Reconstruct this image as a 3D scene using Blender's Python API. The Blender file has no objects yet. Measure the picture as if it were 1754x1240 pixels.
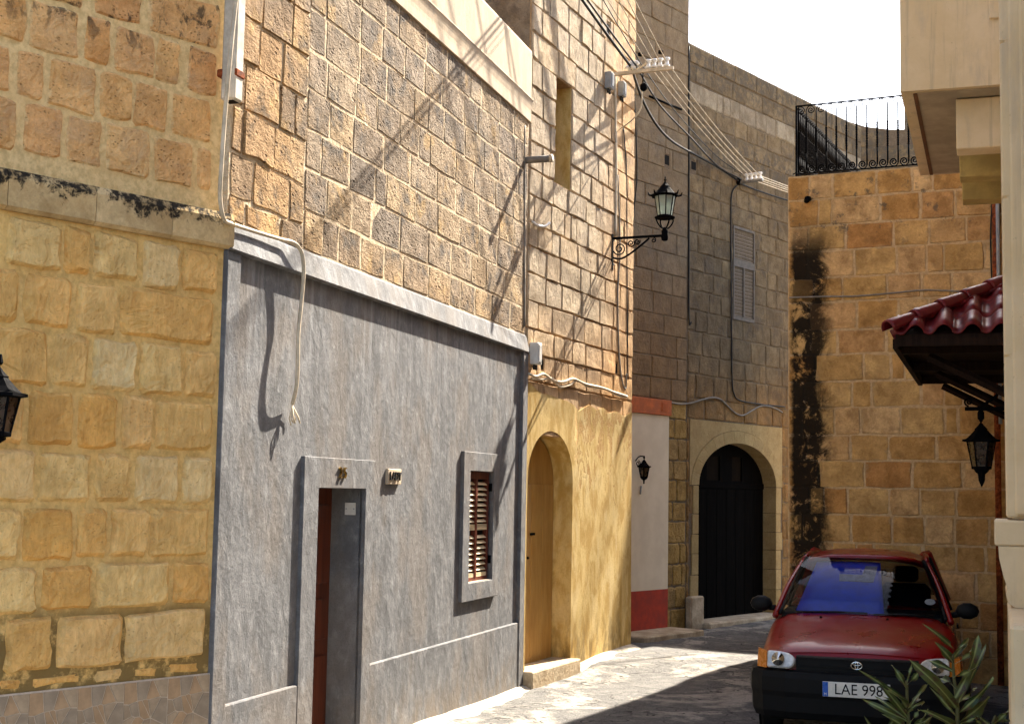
import bpy, bmesh, math, random
from mathutils import Vector, Matrix
from mathutils.geometry import tessellate_polygon
from mathutils import noise as mnoise
R = math.radians
sc = bpy.context.scene
col = sc.collection

# ------------------------------------------------------------------ camera, sky, sun, exposure
FOC, TH, RO, CZ = 2400.0, math.atan(222/2400), .018, 1.85
CF = Vector((0, math.cos(TH), math.sin(TH)))
_u0 = Vector((0, -math.sin(TH), math.cos(TH)))
CR = Vector((1, 0, 0))*math.cos(RO) + _u0*math.sin(RO)
CU = Vector((-1, 0, 0))*math.sin(RO) + _u0*math.cos(RO)
CAM = Vector((0, 0, CZ))
cd = bpy.data.cameras.new('camera')
cd.sensor_width = 36; cd.lens = 36*FOC/1754; cd.clip_end = 2000; cd.clip_start = .05
cam = bpy.data.objects.new('camera', cd); col.objects.link(cam)
cam.matrix_world = Matrix(((CR.x, CU.x, -CF.x, 0), (CR.y, CU.y, -CF.y, 0), (CR.z, CU.z, -CF.z, CZ), (0, 0, 0, 1)))
sc.camera = cam
SUN_AZ, SUN_EL = R(32.4), R(43)
wd = bpy.data.worlds.new('World'); sc.world = wd; wd.use_nodes = True
_nt = wd.node_tree
sky = _nt.nodes.new('ShaderNodeTexSky'); sky.sky_type = 'NISHITA'; sky.sun_disc = False
sky.sun_elevation = SUN_EL; sky.sun_rotation = SUN_AZ
sky.air_density = 1.0; sky.dust_density = 2.2; sky.ozone_density = .6
bg = _nt.nodes['Background']; bg.inputs['Strength'].default_value = .088
_nt.links.new(sky.outputs[0], bg.inputs[0])
sd = bpy.data.lights.new('sun', 'SUN'); sd.energy = 5.0; sd.angle = R(.5); sd.color = (1, .91, .77)
sun = bpy.data.objects.new('sun', sd); col.objects.link(sun)
_s = Vector((math.sin(SUN_AZ)*math.cos(SUN_EL), math.cos(SUN_AZ)*math.cos(SUN_EL), math.sin(SUN_EL)))
sun.rotation_euler = _s.to_track_quat('Z', 'Y').to_euler(); sun.location = _s*60
vs = sc.view_settings; vs.view_transform = 'Standard'; vs.look = 'None'; vs.gamma = 1; vs.use_curve_mapping = False
vs.exposure = 2.4
sc.cycles.max_bounces = 6; sc.cycles.diffuse_bounces = 4; sc.cycles.adaptive_threshold = .025; sc.cycles.use_denoising = True

# ------------------------------------------------------------------ surveying: a photo pixel carried onto a known plane
def ray(px, py): return CF + CR*((px-877)/FOC) - CU*((py-620)/FOC)
def at_depth(px, py, y):
    d = ray(px, py); return CAM + d*(y/d.y)
class Face:
    """a vertical wall plane: origin P, along d; local x = u along the wall, local -y = out of the wall"""
    def __init__(s, P, d):
        s.P = Vector((P[0], P[1])); s.d = Vector(d).normalized(); s.n = Vector((s.d.y, -s.d.x))
    def uz(s, px, py, n=0.0):
        d = ray(px, py); d2 = Vector((d.x, d.y)); P = s.P + s.n*n
        p = CAM + d*(P.dot(s.n)/d2.dot(s.n)); return ((Vector((p.x, p.y))-s.P).dot(s.d), p.z)
    def pt(s, u, z, n=0.0):
        q = s.P + s.d*u + s.n*n; return Vector((q.x, q.y, z))
    def loc(s, px, py, n=0.0):
        u, z = s.uz(px, py, n); return Vector((u, -n, z))
    def rot(s): return math.atan2(s.d.y, s.d.x)
FA = Face((-1.635, 7.823), (.649, .761))
FB = Face((.127, 13.432), (.2997, .954))
FC = Face((.127, 13.432), (.3985, .9172))
FG = Face((1.5346, 17.661), (.6245, .7810))
FH = Face((2.969, 15.0), (.9021, -.4316))
DI = Vector((.3274, .9449))
def ipos(s): return (.15+DI.x*s, DI.y*s)
FI = Face(ipos(14.84), (-DI.x, -DI.y))             # u runs back towards the viewer
def IU(s): return 14.84-s

# ------------------------------------------------------------------ object helpers
def tag(o, label=None, cat=None, group=None, kind=None):
    if label: o['label'] = label
    if cat: o['category'] = cat
    if group: o['group'] = group
    if kind: o['kind'] = kind
    return o
def thing(name, label, cat, loc=(0, 0, 0), rz=0.0, group=None):
    o = bpy.data.objects.new(name, None); col.objects.link(o); o.empty_display_size = .2
    o.location = loc; o.rotation_euler = (0, 0, rz)
    return tag(o, label, cat, group)
def house(name, face, label, cat='house', z=0.0):
    return thing(name, label, cat, (face.P.x, face.P.y, z), face.rot())
def mkobj(name, mesh, mat, parent=None, loc=(0, 0, 0), rot=(0, 0, 0)):
    o = bpy.data.objects.new(name, mesh); col.objects.link(o)
    if mat is not None and not mesh.materials: mesh.materials.append(mat)
    o.parent = parent; o.location = loc; o.rotation_euler = rot
    return o
class MB:
    def __init__(s): s.v = []; s.f = []
    def add(s, vs_, fs):
        b = len(s.v); s.v += [tuple(q) for q in vs_]; s.f += [tuple(i+b for i in f) for f in fs]; return s
    def box(s, x0, x1, y0, y1, z0, z1):
        return s.add([(x0, y0, z0), (x1, y0, z0), (x1, y1, z0), (x0, y1, z0), (x0, y0, z1), (x1, y0, z1), (x1, y1, z1), (x0, y1, z1)],
                     [(0, 3, 2, 1), (4, 5, 6, 7), (0, 1, 5, 4), (1, 2, 6, 5), (2, 3, 7, 6), (3, 0, 4, 7)])
    def tube(s, pts, r, n=6, cap=True, flat=1.0):
        pts = [Vector(p) for p in pts]; k = len(pts)
        rs = r if isinstance(r, (list, tuple)) else [r]*k
        t = (pts[1]-pts[0]).normalized()
        a = Vector((0, 0, 1)) if abs(t.z) < .9 else Vector((1, 0, 0))
        nx = (a-t*a.dot(t)).normalized(); vv = []
        for i in range(k):
            t = ((pts[min(i+1, k-1)]-pts[i-1 if i else 0])).normalized()
            nx = (nx-t*nx.dot(t)); nx = nx.normalized() if nx.length > 1e-6 else t.orthogonal().normalized()
            ny = t.cross(nx)
            for j in range(n):
                an = 2*math.pi*j/n; vv.append(pts[i]+nx*(math.cos(an)*rs[i])+ny*(math.sin(an)*rs[i]*flat))
        ff = [(i*n+j, i*n+(j+1) % n, (i+1)*n+(j+1) % n, (i+1)*n+j) for i in range(k-1) for j in range(n)]
        if cap: ff += [tuple(range(n-1, -1, -1)), tuple((k-1)*n+j for j in range(n))]
        return s.add(vv, ff)
    def lathe(s, prof, n=12, c=(0, 0, 0), rot0=0.0, cap=True):
        k = len(prof); vv = []
        for r, z in prof:
            for j in range(n):
                an = rot0+2*math.pi*j/n; vv.append((c[0]+r*math.cos(an), c[1]+r*math.sin(an), c[2]+z))
        ff = [(i*n+j, i*n+(j+1) % n, (i+1)*n+(j+1) % n, (i+1)*n+j) for i in range(k-1) for j in range(n)]
        if cap: ff += [tuple(range(n-1, -1, -1)), tuple((k-1)*n+j for j in range(n))]
        return s.add(vv, ff)
    def slab(s, outer, holes, y0, y1):
        """xz outline with holes, front at y0 (outwards), back at y1"""
        loops = [outer]+list(holes)
        tri = tessellate_polygon([[Vector((p[0], p[1], 0)) for p in lp] for lp in loops])
        flat = [p for lp in loops for p in lp]; n = len(flat)
        vv = [(p[0], y0, p[1]) for p in flat]+[(p[0], y1, p[1]) for p in flat]
        ff = []
        for t in tri:
            a, b, c = (flat[i] for i in t)
            ar = (b[0]-a[0])*(c[1]-a[1])-(b[1]-a[1])*(c[0]-a[0])
            t = tuple(t) if ar > 0 else tuple(reversed(t))
            ff.append(t); ff.append(tuple(i+n for i in reversed(t)))
        o = 0
        for lp in loops:
            m = len(lp)
            for i in range(m):
                ff.append((o+i, o+i+n, o+(i+1) % m+n, o+(i+1) % m))
            o += m
        return s.add(vv, ff)
    def profile(s, prof, x0, x1):
        """closed (y,z) profile swept along x"""
        k = len(prof)
        vv = [(x0, p[0], p[1]) for p in prof]+[(x1, p[0], p[1]) for p in prof]
        ff = [(i, (i+1) % k, (i+1) % k+k, i+k) for i in range(k)]+[tuple(range(k-1, -1, -1)), tuple(range(k, 2*k))]
        return s.add(vv, ff)
    def mesh(s, name, smooth=False, fix=True, bevel=0.0):
        m = bpy.data.meshes.new(name); m.from_pydata(s.v, [], s.f); m.validate()
        if fix or bevel:
            b = bmesh.new(); b.from_mesh(m)
            if fix: bmesh.ops.recalc_face_normals(b, faces=b.faces)
            if bevel:
                es = [e for e in b.edges if len(e.link_faces) == 2 and e.calc_face_angle(0) > .5]
                bmesh.ops.bevel(b, geom=es, offset=bevel, segments=1, affect='EDGES', clamp_overlap=True)
            b.to_mesh(m); b.free()
        if smooth: m.polygons.foreach_set('use_smooth', [True]*len(m.polygons))
        m.update(); return m
    def build(s, name, mat, parent=None, loc=(0, 0, 0), rot=(0, 0, 0), smooth=False, bevel=0.0, fix=True):
        return mkobj(name, s.mesh(name, smooth, fix, bevel), mat, parent, loc, rot)
def box(name, mat, parent, x0, x1, y0, y1, z0, z1, bevel=0.0):
    return MB().box(x0, x1, y0, y1, z0, z1).build(name, mat, parent, bevel=bevel)
def tube(name, mat, parent, pts, r, n=6, smooth=True, flat=1.0):
    return MB().tube(pts, r, n, flat=flat).build(name, mat, parent, smooth=smooth)
def smoothpath(pts, k=5):
    pts = [Vector(p) for p in pts]; out = []
    for i in range(len(pts)-1):
        p0 = pts[max(i-1, 0)]; p1 = pts[i]; p2 = pts[i+1]; p3 = pts[min(i+2, len(pts)-1)]
        for j in range(k):
            t = j/k
            out.append(.5*((2*p1)+(p2-p0)*t+(2*p0-5*p1+4*p2-p3)*t*t+(3*p1-p0-3*p2+p3)*t**3))
    out.append(pts[-1]); return out
def spiral(c, r0, r1, a0, turns, ax, ay, n=22):
    ax = Vector(ax); ay = Vector(ay); c = Vector(c); o = []
    for i in range(n+1):
        t = i/n; a = a0+turns*2*math.pi*t; r = r0+(r1-r0)*t
        o.append(c+ax*(math.cos(a)*r)+ay*(math.sin(a)*r))
    return o
def text_mesh(body, size, depth=0.0):
    cu = bpy.data.curves.new('lettering', 'FONT'); cu.body = body; cu.size = size; cu.extrude = depth
    cu.align_x = 'CENTER'; cu.align_y = 'CENTER'
    ob = bpy.data.objects.new('lettering', cu); col.objects.link(ob)
    bpy.context.view_layer.update()
    m = bpy.data.meshes.new_from_object(ob.evaluated_get(bpy.context.evaluated_depsgraph_get()))
    bpy.data.objects.remove(ob); bpy.data.curves.remove(cu); return m

# ------------------------------------------------------------------ material helpers
class NB:
    def __init__(s, name, rough=.9, spec=.2):
        s.m = bpy.data.materials.new(name); s.m.use_nodes = True; s.nt = s.m.node_tree
        s.b = s.nt.nodes['Principled BSDF']; s.b.inputs['Roughness'].default_value = rough
        s.b.inputs['Specular IOR Level'].default_value = spec
    def put(s, sock, v):
        if v is None: return
        if isinstance(v, bpy.types.NodeSocket): s.nt.links.new(v, sock)
        else:
            if isinstance(v, (tuple, list)) and len(v) == 3 and sock.type == 'RGBA': v = (*v, 1)
            sock.default_value = v
    def node(s, t, ins=(), **pr):
        n = s.nt.nodes.new(t)
        for k, v in pr.items(): setattr(n, k, v)
        for k, v in dict(ins).items(): s.put(n.inputs[k], v)
        return n
    def pos(s): return s.node('ShaderNodeNewGeometry').outputs['Position']
    def obj(s, e): return s.node('ShaderNodeTexCoord', object=e).outputs['Object']
    def gen(s): return s.node('ShaderNodeTexCoord').outputs['Object']
    def rand(s): return s.node('ShaderNodeObjectInfo').outputs['Random']
    def vmul(s, v, k): return s.node('ShaderNodeVectorMath', {0: v, 1: k}, operation='MULTIPLY').outputs[0]
    def sep(s, v): return s.node('ShaderNodeSeparateXYZ', {0: v}).outputs
    def math(s, op, a, b=None, c=None, clamp=False):
        return s.node('ShaderNodeMath', {i: q for i, q in enumerate((a, b, c)) if q is not None}, operation=op, use_clamp=clamp).outputs[0]
    def noise(s, v, sc_, det=4, ro=.55, dist=0.0):
        return s.node('ShaderNodeTexNoise', {'Vector': v, 'Scale': sc_, 'Detail': det, 'Roughness': ro, 'Distortion': dist}).outputs[0]
    def voro(s, v, sc_, feat='F1', rnd=1.0):
        return s.node('ShaderNodeTexVoronoi', {'Vector': v, 'Scale': sc_, 'Randomness': rnd}, feature=feat).outputs['Distance']
    def rng(s, v, a, b, c=0.0, d=1.0):
        return s.node('ShaderNodeMapRange', {0: v, 1: a, 2: b, 3: c, 4: d}, interpolation_type='SMOOTHSTEP').outputs[0]
    def mix(s, f, a, b, mode='MIX'):
        n = s.node('ShaderNodeMix', data_type='RGBA', blend_type=mode)
        s.put(n.inputs[0], f); s.put(n.inputs[6], a); s.put(n.inputs[7], b); return n.outputs[2]
    def ramp(s, f, stops):
        n = s.node('ShaderNodeValToRGB', {0: f}); cr = n.color_ramp
        while len(cr.elements) < len(stops): cr.elements.new(.5)
        for e, (p, c) in zip(cr.elements, stops): e.position = p; e.color = (*c, 1)
        return n.outputs[0]
    def bump(s, h, st, dist=.02, nrm=None):
        n = s.node('ShaderNodeBump', {'Height': h, 'Strength': st, 'Distance': dist})
        if nrm is not None: s.put(n.inputs['Normal'], nrm)
        return n.outputs[0]
    def done(s, c=None, nrm=None, rough=None, **kw):
        s.put(s.b.inputs['Base Color'], c); s.put(s.b.inputs['Normal'], nrm); s.put(s.b.inputs['Roughness'], rough)
        for k, v in kw.items(): s.put(s.b.inputs[k.replace('_', ' ')], v)
        return s.m
def plain(name, c, rough=.6, spec=.4, var=.25, scale=14, bump=.0, **kw):
    """a plain paint/metal/plastic with a little dirt"""
    n = NB(name, rough, spec); v = n.gen()
    f = n.noise(v, scale, 5, .65)
    cc = n.mix(n.rng(f, .35, .7), tuple(x*(1-var) for x in c), tuple(min(1, x*(1+var*.5)) for x in c))
    return n.done(cc, n.bump(f, bump, .01) if bump else None, n.rng(f, .3, .7, max(.05, rough-.1), min(1, rough+.1)), **kw)

def stone(name, stops, blot=None, blot_amt=.5, blot_scale=3.0, pit=.5, bump=.5, pit_scale=45, extra=None, emp=None, grain=(1, 1, 1), var=.28, smear=None, smear_amt=1.0, macro=.8):
    """limestone: one tone for each block, cloudy mottling, pits and weathering"""
    n = NB(name, .95, .1); P = n.pos()
    base = n.ramp(n.rand(), stops)
    off = n.node('ShaderNodeVectorMath', {0: P, 1: n.node('ShaderNodeCombineXYZ', {0: n.math('MULTIPLY', n.rand(), 37.0), 1: n.math('MULTIPLY', n.rand(), 91.0), 2: 0.0}).outputs[0]}, operation='ADD').outputs[0]
    big = n.noise(off, 5, 5, .6); fine = n.noise(n.vmul(P, grain), 42, 6, .7)
    mid = n.noise(n.vmul(off, grain), 14, 6, .65, .6)
    c = n.mix(n.rng(big, .3, .72), n.mix(1.0, base, (1-var, 1-var*1.1, 1-var*1.25), 'MULTIPLY'), n.mix(1.0, base, (1+var*.55, 1+var*.6, 1+var*.62), 'MULTIPLY'))
    c = n.mix(n.rng(mid, .52, .72, 0, .4), c, n.mix(1.0, c, (.62, .55, .47), 'MULTIPLY'))
    c = n.mix(n.rng(fine, .35, .68, .5, 0), c, n.mix(1.0, c, (.66, .62, .58), 'MULTIPLY'))
    vo = n.voro(n.vmul(off, (1, 1, 1.7)), pit_scale); where = n.rng(n.noise(off, 7, 3), .42, .62)
    pm = n.math('MULTIPLY', n.rng(vo, .12, .3, 1, 0), where)
    c = n.mix(n.math('MULTIPLY', pm, pit), c, n.mix(1.0, c, (.34, .27, .2), 'MULTIPLY'))
    if blot:
        bm = n.math('MULTIPLY', n.rng(n.noise(P, blot_scale, 6, .68, .4), .5, .66), blot_amt)
        c = n.mix(bm, c, blot)
    if smear:
        gx_, gy_, gz_ = n.sep(n.node('ShaderNodeTexCoord').outputs['Generated'])
        ed = n.math('MINIMUM', n.math('SUBTRACT', .5, n.math('ABSOLUTE', n.math('SUBTRACT', gx_, .5))), n.math('SUBTRACT', .5, n.math('ABSOLUTE', n.math('SUBTRACT', gz_, .5))))
        sm_ = n.rng(n.math('ADD', ed, n.math('MULTIPLY', n.math('SUBTRACT', n.noise(P, 9, 6, .7, .5), .5), .42)), .0, .07, 1, 0)
        c = n.mix(n.math('MULTIPLY', sm_, smear_amt), c, n.mix(n.rng(fine, .35, .65), tuple(q*.75 for q in smear), smear))
    if extra: c = extra(n, n.obj(emp), c)
    h = n.math('ADD', n.math('MULTIPLY', n.noise(off, 8, 4, .6, .8), macro*1.6), n.math('ADD', n.math('MULTIPLY', mid, 1.1), n.math('MULTIPLY', fine, .6)))
    h = n.math('SUBTRACT', h, n.math('MULTIPLY', pm, .9*pit))
    return n.done(c, n.bump(h, bump, .022))
def mortar(name, c, dark, amt=.5, bump=.5, extra=None, emp=None):
    n = NB(name, .95, .1); P = n.pos()
    f = n.noise(P, 26, 7, .68); g = n.noise(P, 2.6, 5, .6)
    cc = n.mix(n.rng(f, .32, .66), n.mix(1.0, c, (.72, .68, .62), 'MULTIPLY'), c)
    cc = n.mix(n.math('MULTIPLY', n.rng(g, .48, .68), amt), cc, dark)
    if extra: cc = extra(n, n.obj(emp), cc)
    return n.done(cc, n.bump(f, bump, .025))
def wood(name, c, rough=.5, spec=.4, grain=(18, 18, 1.2)):
    n = NB(name, rough, spec); v = n.vmul(n.gen(), grain)
    f = n.noise(v, 1.6, 6, .65, .5)
    return n.done(n.mix(n.rng(f, .3, .7), tuple(x*.55 for x in c), tuple(x*1.25 for x in c)), n.bump(f, .25, .004))
def glassy(name, c, rough=.06, tr=1.0, alpha=None):
    n = NB(name, rough, .5)
    return n.done(c, Transmission_Weight=tr, IOR=1.35)

M = {}
M['iron'] = plain('black_iron', (.004, .004, .005), .75, .02, .3, 40)
M['galv'] = plain('galvanised_metal', (.34, .34, .33), .45, .5, .3, 20, Metallic=.6)
M['black_cable'] = plain('black_cable', (.012, .012, .012), .6, .3)
M['pale_cable'] = plain('pale_cable', (.62, .52, .38), .7, .2, .3, 8)
M['grey_cable'] = plain('grey_cable', (.25, .22, .18), .7, .2, .3, 8)
M['white_plastic'] = plain('white_plastic', (.7, .68, .63), .5, .4, .15, 9)
M['old_pipe'] = plain('aged_pipe_paint', (.50, .45, .37), .6, .3, .35, 6)
M['grey_plastic'] = plain('grey_plastic', (.27, .28, .29), .55, .4, .2, 9)
M['porcelain'] = plain('white_porcelain', (.82, .8, .76), .15, .6, .1, 9)
M['brass'] = plain('brass', (.75, .52, .18), .25, .6, .2, 20, Metallic=1.0)
M['rust'] = plain('rusty_iron', (.24, .06, .02), .9, .1, .6, 30, .3)
M['dark'] = plain('dark_interior', (.012, .011, .01), .9, .1)
M['glass'] = glassy('lantern_glass', (.75, .85, .78), .35, .75)
M['clear'] = plain('amber_clear_pane', (.16, .09, .04), .3, .5, .3, 20, Transmission_Weight=.85)
M['door_red'] = wood('varnished_door', (.10, .022, .007), .4, .3)
M['shutter_brown'] = wood('brown_shutter', (.13, .028, .012), .45, .4)
M['slat_tan'] = wood('sunbleached_slat', (.72, .58, .36), .5, .4, (1.2, 18, 18))  # sunlight on the brown shutter's slats, painted in as a pale tan
M['door_black'] = wood('dark_planks', (.0035, .003, .0025), .95, .02)
M['slat_grey'] = wood('weathered_louvre', (.26, .215, .17), .8, .2, (1.2, 18, 18))
M['pane_tan'] = plain('dusty_pane', (.012, .008, .005), .95, .02, .3, 10)

# ------------------------------------------------------------------ ground
GP = [(.13, 13.43, 0), (-1.1, 9.6, .06), (-1.64, 7.8, .13), (1.4, 16.37, .09), (1.53, 17.7, .1), (3.7, 20.3, .12), (2.4, 11, 0), (3.9, 14, .03),
      (0, 0, .22), (0, 5, .18), (1.6, 5, .12), (6, 24, .15), (3, 17, .06), (12, 30, .1)]
def gz(x, y):
    a = b = 0
    for px, py, z in GP:
        w = 1/((x-px)**2+(y-py)**2+.3)**1.5; a += w*z; b += w
    return a/b
def axis(lo, hi, flo, fhi, fine):
    v = []; x = flo
    while x < fhi: v.append(x); x += fine
    st = fine; x = fhi
    while x < hi: v.append(x); st *= 1.35; x += st
    v.append(hi); st = fine; x = flo; w = []
    while x > lo: st *= 1.35; x -= st; w.append(max(x, lo))
    return sorted(set(w))+v
gx = axis(-400, 400, -2.6, 6.4, .09); gy = axis(-400, 400, 5.5, 24, .11)
g = MB(); ni = len(gx)
for y in gy:
    for x in gx:
        near = -3 < x < 7 and 4 < y < 26
        h = mnoise.fractal(Vector((x*1.3, y*1.3, 0)), 1.0, 2.0, 4)*.012+mnoise.noise(Vector((x*6, y*6, 3)))*.004 if near else 0
        g.v.append((x, y, gz(x, y)+h if abs(x) < 40 and abs(y) < 60 else .1))
g.f = [(j*ni+i, j*ni+i+1, (j+1)*ni+i+1, (j+1)*ni+i) for j in range(len(gy)-1) for i in range(ni-1)]
n = NB('worn_street', .85, .25); P = n.pos()
a1 = n.noise(P, 1.1, 7, .62, .8); a2 = n.noise(P, 5.5, 6, .7); gr = n.noise(P, 70, 4, .8); ag = n.voro(P, 60)
pale = n.rng(n.math('ADD', a1, n.math('MULTIPLY', n.math('SUBTRACT', a2, .5), .35)), .48, .60); wear = n.rng(a2, .42, .62)
tar = n.mix(n.rng(gr, .3, .7), (.03, .029, .029), (.17, .16, .15))
tar = n.mix(n.math('MULTIPLY', wear, .5), tar, (.19, .178, .16))
dust = n.mix(n.rng(gr, .3, .7), (.20, .18, .155), (.42, .38, .32))
cr = n.rng(n.node('ShaderNodeTexVoronoi', {'Vector': n.node('ShaderNodeVectorMath', {0: P, 1: n.node('ShaderNodeTexNoise', {'Vector': P, 'Scale': 3.0}).outputs[1]}, operation='ADD').outputs[0], 'Scale': 1.3}, feature='DISTANCE_TO_EDGE').outputs[0], .006, .03, 1, 0)
gc = n.mix(pale, tar, dust); gc = n.mix(n.math('MULTIPLY', cr, n.rng(a2, .42, .55)), gc, (.03, .028, .025))
hh = n.math('ADD', n.math('MULTIPLY', gr, .5), n.math('ADD', n.math('MULTIPLY', a2, .8), n.math('MULTIPLY', pale, .6)))
gc = n.mix(n.rng(ag, .1, .3, .55, 0), gc, n.mix(1.0, gc, (.4, .39, .38), 'MULTIPLY'))
M['street'] = n.done(gc, n.bump(hh, 1.0, .03))
street = g.build('street', M['street'], smooth=True, fix=False); tag(street, 'worn grey street with pale patches', kind='structure')

# ------------------------------------------------------------------ stone blocks
def stone_mesh(w, h, rng, out=.01, sink=.004, jit=.007, back=.03, r=.03, k=2, soft=.018, tilt=.012):
    pts = []; W, H = w/2, h/2; r = min(r, w*.22, h*.22)
    c = [(W, -H), (W, H), (-W, H), (-W, -H)]
    for i in range(4):
        x0, y0 = c[i-1]; x1, y1 = c[i]; L = math.hypot(x1-x0, y1-y0); ux, uy = (x1-x0)/L, (y1-y0)/L
        rr = r*rng.uniform(.35, 1.2); r2 = r*rng.uniform(.35, 1.2); m = k if L > .2 else max(1, k-1)
        bow = rng.uniform(-jit, jit)*.8
        for j in range(m+1):
            t = rr+(L-rr-r2)*j/m
            e = rng.uniform(-jit, jit)+bow*math.sin(math.pi*j/m)
            pts.append((x0+ux*t-uy*e, y0+uy*t+ux*e))
    n = len(pts); tx, tz = rng.uniform(-tilt, tilt), rng.uniform(-tilt, tilt)
    v = [(p[0], back, p[1]) for p in pts]+[(p[0], sink, p[1]) for p in pts]
    for p in pts:
        L = math.hypot(*p); q = max(.3, 1-soft*rng.uniform(.7, 1.6)/min(W, H))
        v.append((p[0]*q, -(out+p[0]*tx+p[1]*tz+rng.uniform(-.002, .002)), p[1]*q))
    f = []
    for a in (0, n):
        for i in range(n): f.append((a+i, a+(i+1) % n, a+n+(i+1) % n, a+n+i))
    f.append(tuple(range(2*n, 3*n)))
    m = bpy.data.meshes.new('stone_block'); m.from_pydata(v, [], f); m.validate()
    m.polygons.foreach_set('use_smooth', [False]*len(m.polygons)); m.update()
    return m
def cut(rects, holes):
    for hu0, hu1, hz0, hz1 in holes:
        nw = []
        for a, b, c, d in rects:
            if b <= hu0 or a >= hu1 or d <= hz0+.01 or c >= hz1-.01: nw.append((a, b, c, d)); continue
            if a < hu0: nw.append((a, hu0, c, d))
            if b > hu1: nw.append((hu1, b, c, d))
            m0, m1 = max(a, hu0), min(b, hu1)
            if c < hz0: nw.append((m0, m1, c, hz0))
            if d > hz1: nw.append((m0, m1, hz1, d))
        rects = nw
    return [q for q in rects if q[1]-q[0] > .05 and q[3]-q[2] > .05]
def put_blocks(parent, mat, rects, rng, joint=.014, out=.01, outv=.004, name='stone_block', **kw):
    for a, b, c, d in rects:
        w, h = b-a-joint*rng.uniform(.7, 1.4), d-c-joint*rng.uniform(.7, 1.4)
        mm = mat(a, c) if callable(mat) else mat
        mkobj(name, stone_mesh(w, h, rng, out=out+rng.uniform(-outv, outv), **kw), mm, parent, ((a+b)/2, 0, (c+d)/2))
def courses(zs, u0, u1, rng, wmin=.3, wmax=.6, small=.0):
    o = []
    for c, d in zip(zs[:-1], zs[1:]):
        x = u0-rng.uniform(0, .25)
        while x < u1-.02:
            w = rng.uniform(wmin, wmax) if rng.random() > small else rng.uniform(wmin*.5, wmin)
            e = x+w
            if u1-e < wmin*.55: e = u1
            if e > u0+.05: o.append((max(x, u0), min(e, u1), c, d))
            x = e
    return o
def zrange(z0, z1, h, rng, v=.02):
    k = max(1, round((z1-z0)/h)); st = (z1-z0)/k
    return [z0]+[z0+st*i+rng.uniform(-v, v) for i in range(1, k)]+[z1]
def rect(a, b, c, d): return [(a, c), (b, c), (b, d), (a, d)]

# ------------------------------------------------------------------ A: stone house at the left edge
rng = random.Random(5)
ho = house('corner_house', FA, 'tan limestone house filling the left edge, with ledge course and tiled plinth')
def exA(n, v, c):
    x, y, z = n.sep(v)
    nz = n.noise(n.vmul(v, (5, 5, 3)), 1.6, 6, .7, .5)
    up = n.math('MULTIPLY', n.rng(z, 4.0, 4.35), n.rng(nz, .53, .62))
    return n.mix(n.math('MULTIPLY', up, .8), c, (.035, .03, .025))
M['A_up'] = stone('tan_limestone', [(0, (0.809, 0.422, 0.154)), (.3, (0.900, 0.538, 0.218)), (.55, (0.763, 0.403, 0.161)), (.8, (0.900, 0.557, 0.242)), (1, (0.854, 0.480, 0.202))], (.50, .32, .18), .4, 4, .7, .75, 34, exA, ho, var=.2, smear=(.86, .63, .32), smear_amt=.6, macro=2.0)
M['A_low'] = stone('golden_limestone', [(0, (0.848, 0.465, 0.138)), (.2, (0.900, 0.597, 0.231)), (.4, (0.803, 0.427, 0.116)), (.6, (0.900, 0.625, 0.262)), (.8, (0.895, 0.503, 0.161)), (1, (0.900, 0.663, 0.323))], (.55, .33, .10), .4, 5, .3, .7, 34, None, None, (1, 1, .35), var=.2, smear=(.88, .58, .20), smear_amt=.5, macro=2.2)
M['A_mort_up'] = mortar('pale_mortar', (.86, .62, .30), (.76, .51, .23), .5)
def exAm(n, v, c):
    x, y, z = n.sep(v); nz = n.noise(v, 6, 5, .7)
    m = n.math('MULTIPLY', n.rng(z, 1.32, 1.12), n.rng(nz, .35, .5)); return n.mix(m, c, (.24, .16, .06))
M['A_mort_low'] = mortar('orange_mortar', (.88, .60, .235), (.82, .52, .18), .5, .6, exAm, ho)
wl = MB().slab(rect(-14, .012, 0, 3.2), [], 0, 3).build('lower_wall', M['A_mort_low'], ho)
wu = MB().slab(rect(-14, -.008, 3.2, 8.8), [], .03, 3).build('upper_wall', M['A_mort_up'], ho)
def rowA(par, mat, yc, z0, z1, xs, **kw):
    rs = []
    for a, b in xs:
        u0 = FA.uz(a, yc)[0]; u1 = FA.uz(b, yc)[0]; rs.append((u0, u1, z0+rng.uniform(-.006, .006), z1+rng.uniform(-.006, .006)))
    u0 = rs[0][0]-.03 if xs[0][0] > 3 else rs[0][0]
    if xs[0][0] <= 3: u0 = rs[0][0]; rs[0] = (u0-.12, rs[0][1], rs[0][2], rs[0][3]); u0 -= .12
    x = u0-.02
    for q in range(3):
        w = rng.uniform(.25, .45); rs.append((x-w, x-.02, z0, z1)); x -= w
    put_blocks(par, mat, rs, rng, **kw)
low = dict(joint=.006, out=.032, outv=.008, sink=-.001, jit=.008, r=.022, k=3, soft=.016)
zA = [3.165, 2.901, 2.62, 2.325, 2.023, 1.743, 1.455, 1.20, .915]
XA = [[(8, 103), (108, 153), (158, 236), (243, 306), (312, 372)], [(0, 28), (40, 120), (130, 200), (205, 366)], [(0, 80), (90, 150), (157, 233), (238, 310), (315, 369)],
      [(0, 40), (46, 125), (132, 200), (208, 260), (265, 362)], [(0, 58), (65, 153), (162, 220), (230, 306), (312, 362)], [(0, 33), (38, 125), (130, 182), (188, 250), (255, 356)],
      [(0, 62), (72, 156), (163, 290), (295, 356)], [(8, 88), (96, 208), (212, 350)]]
YA = [440, 530, 620, 725, 820, 912, 1008, 1100]
for i in range(8): rowA(wl, M['A_low'], YA[i], zA[i+1]+.012, zA[i]-.012, XA[i], **low)
zU = [3.487, 3.761, 4.028, 4.308, 4.58, 4.85, 5.12, 5.4]
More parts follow.
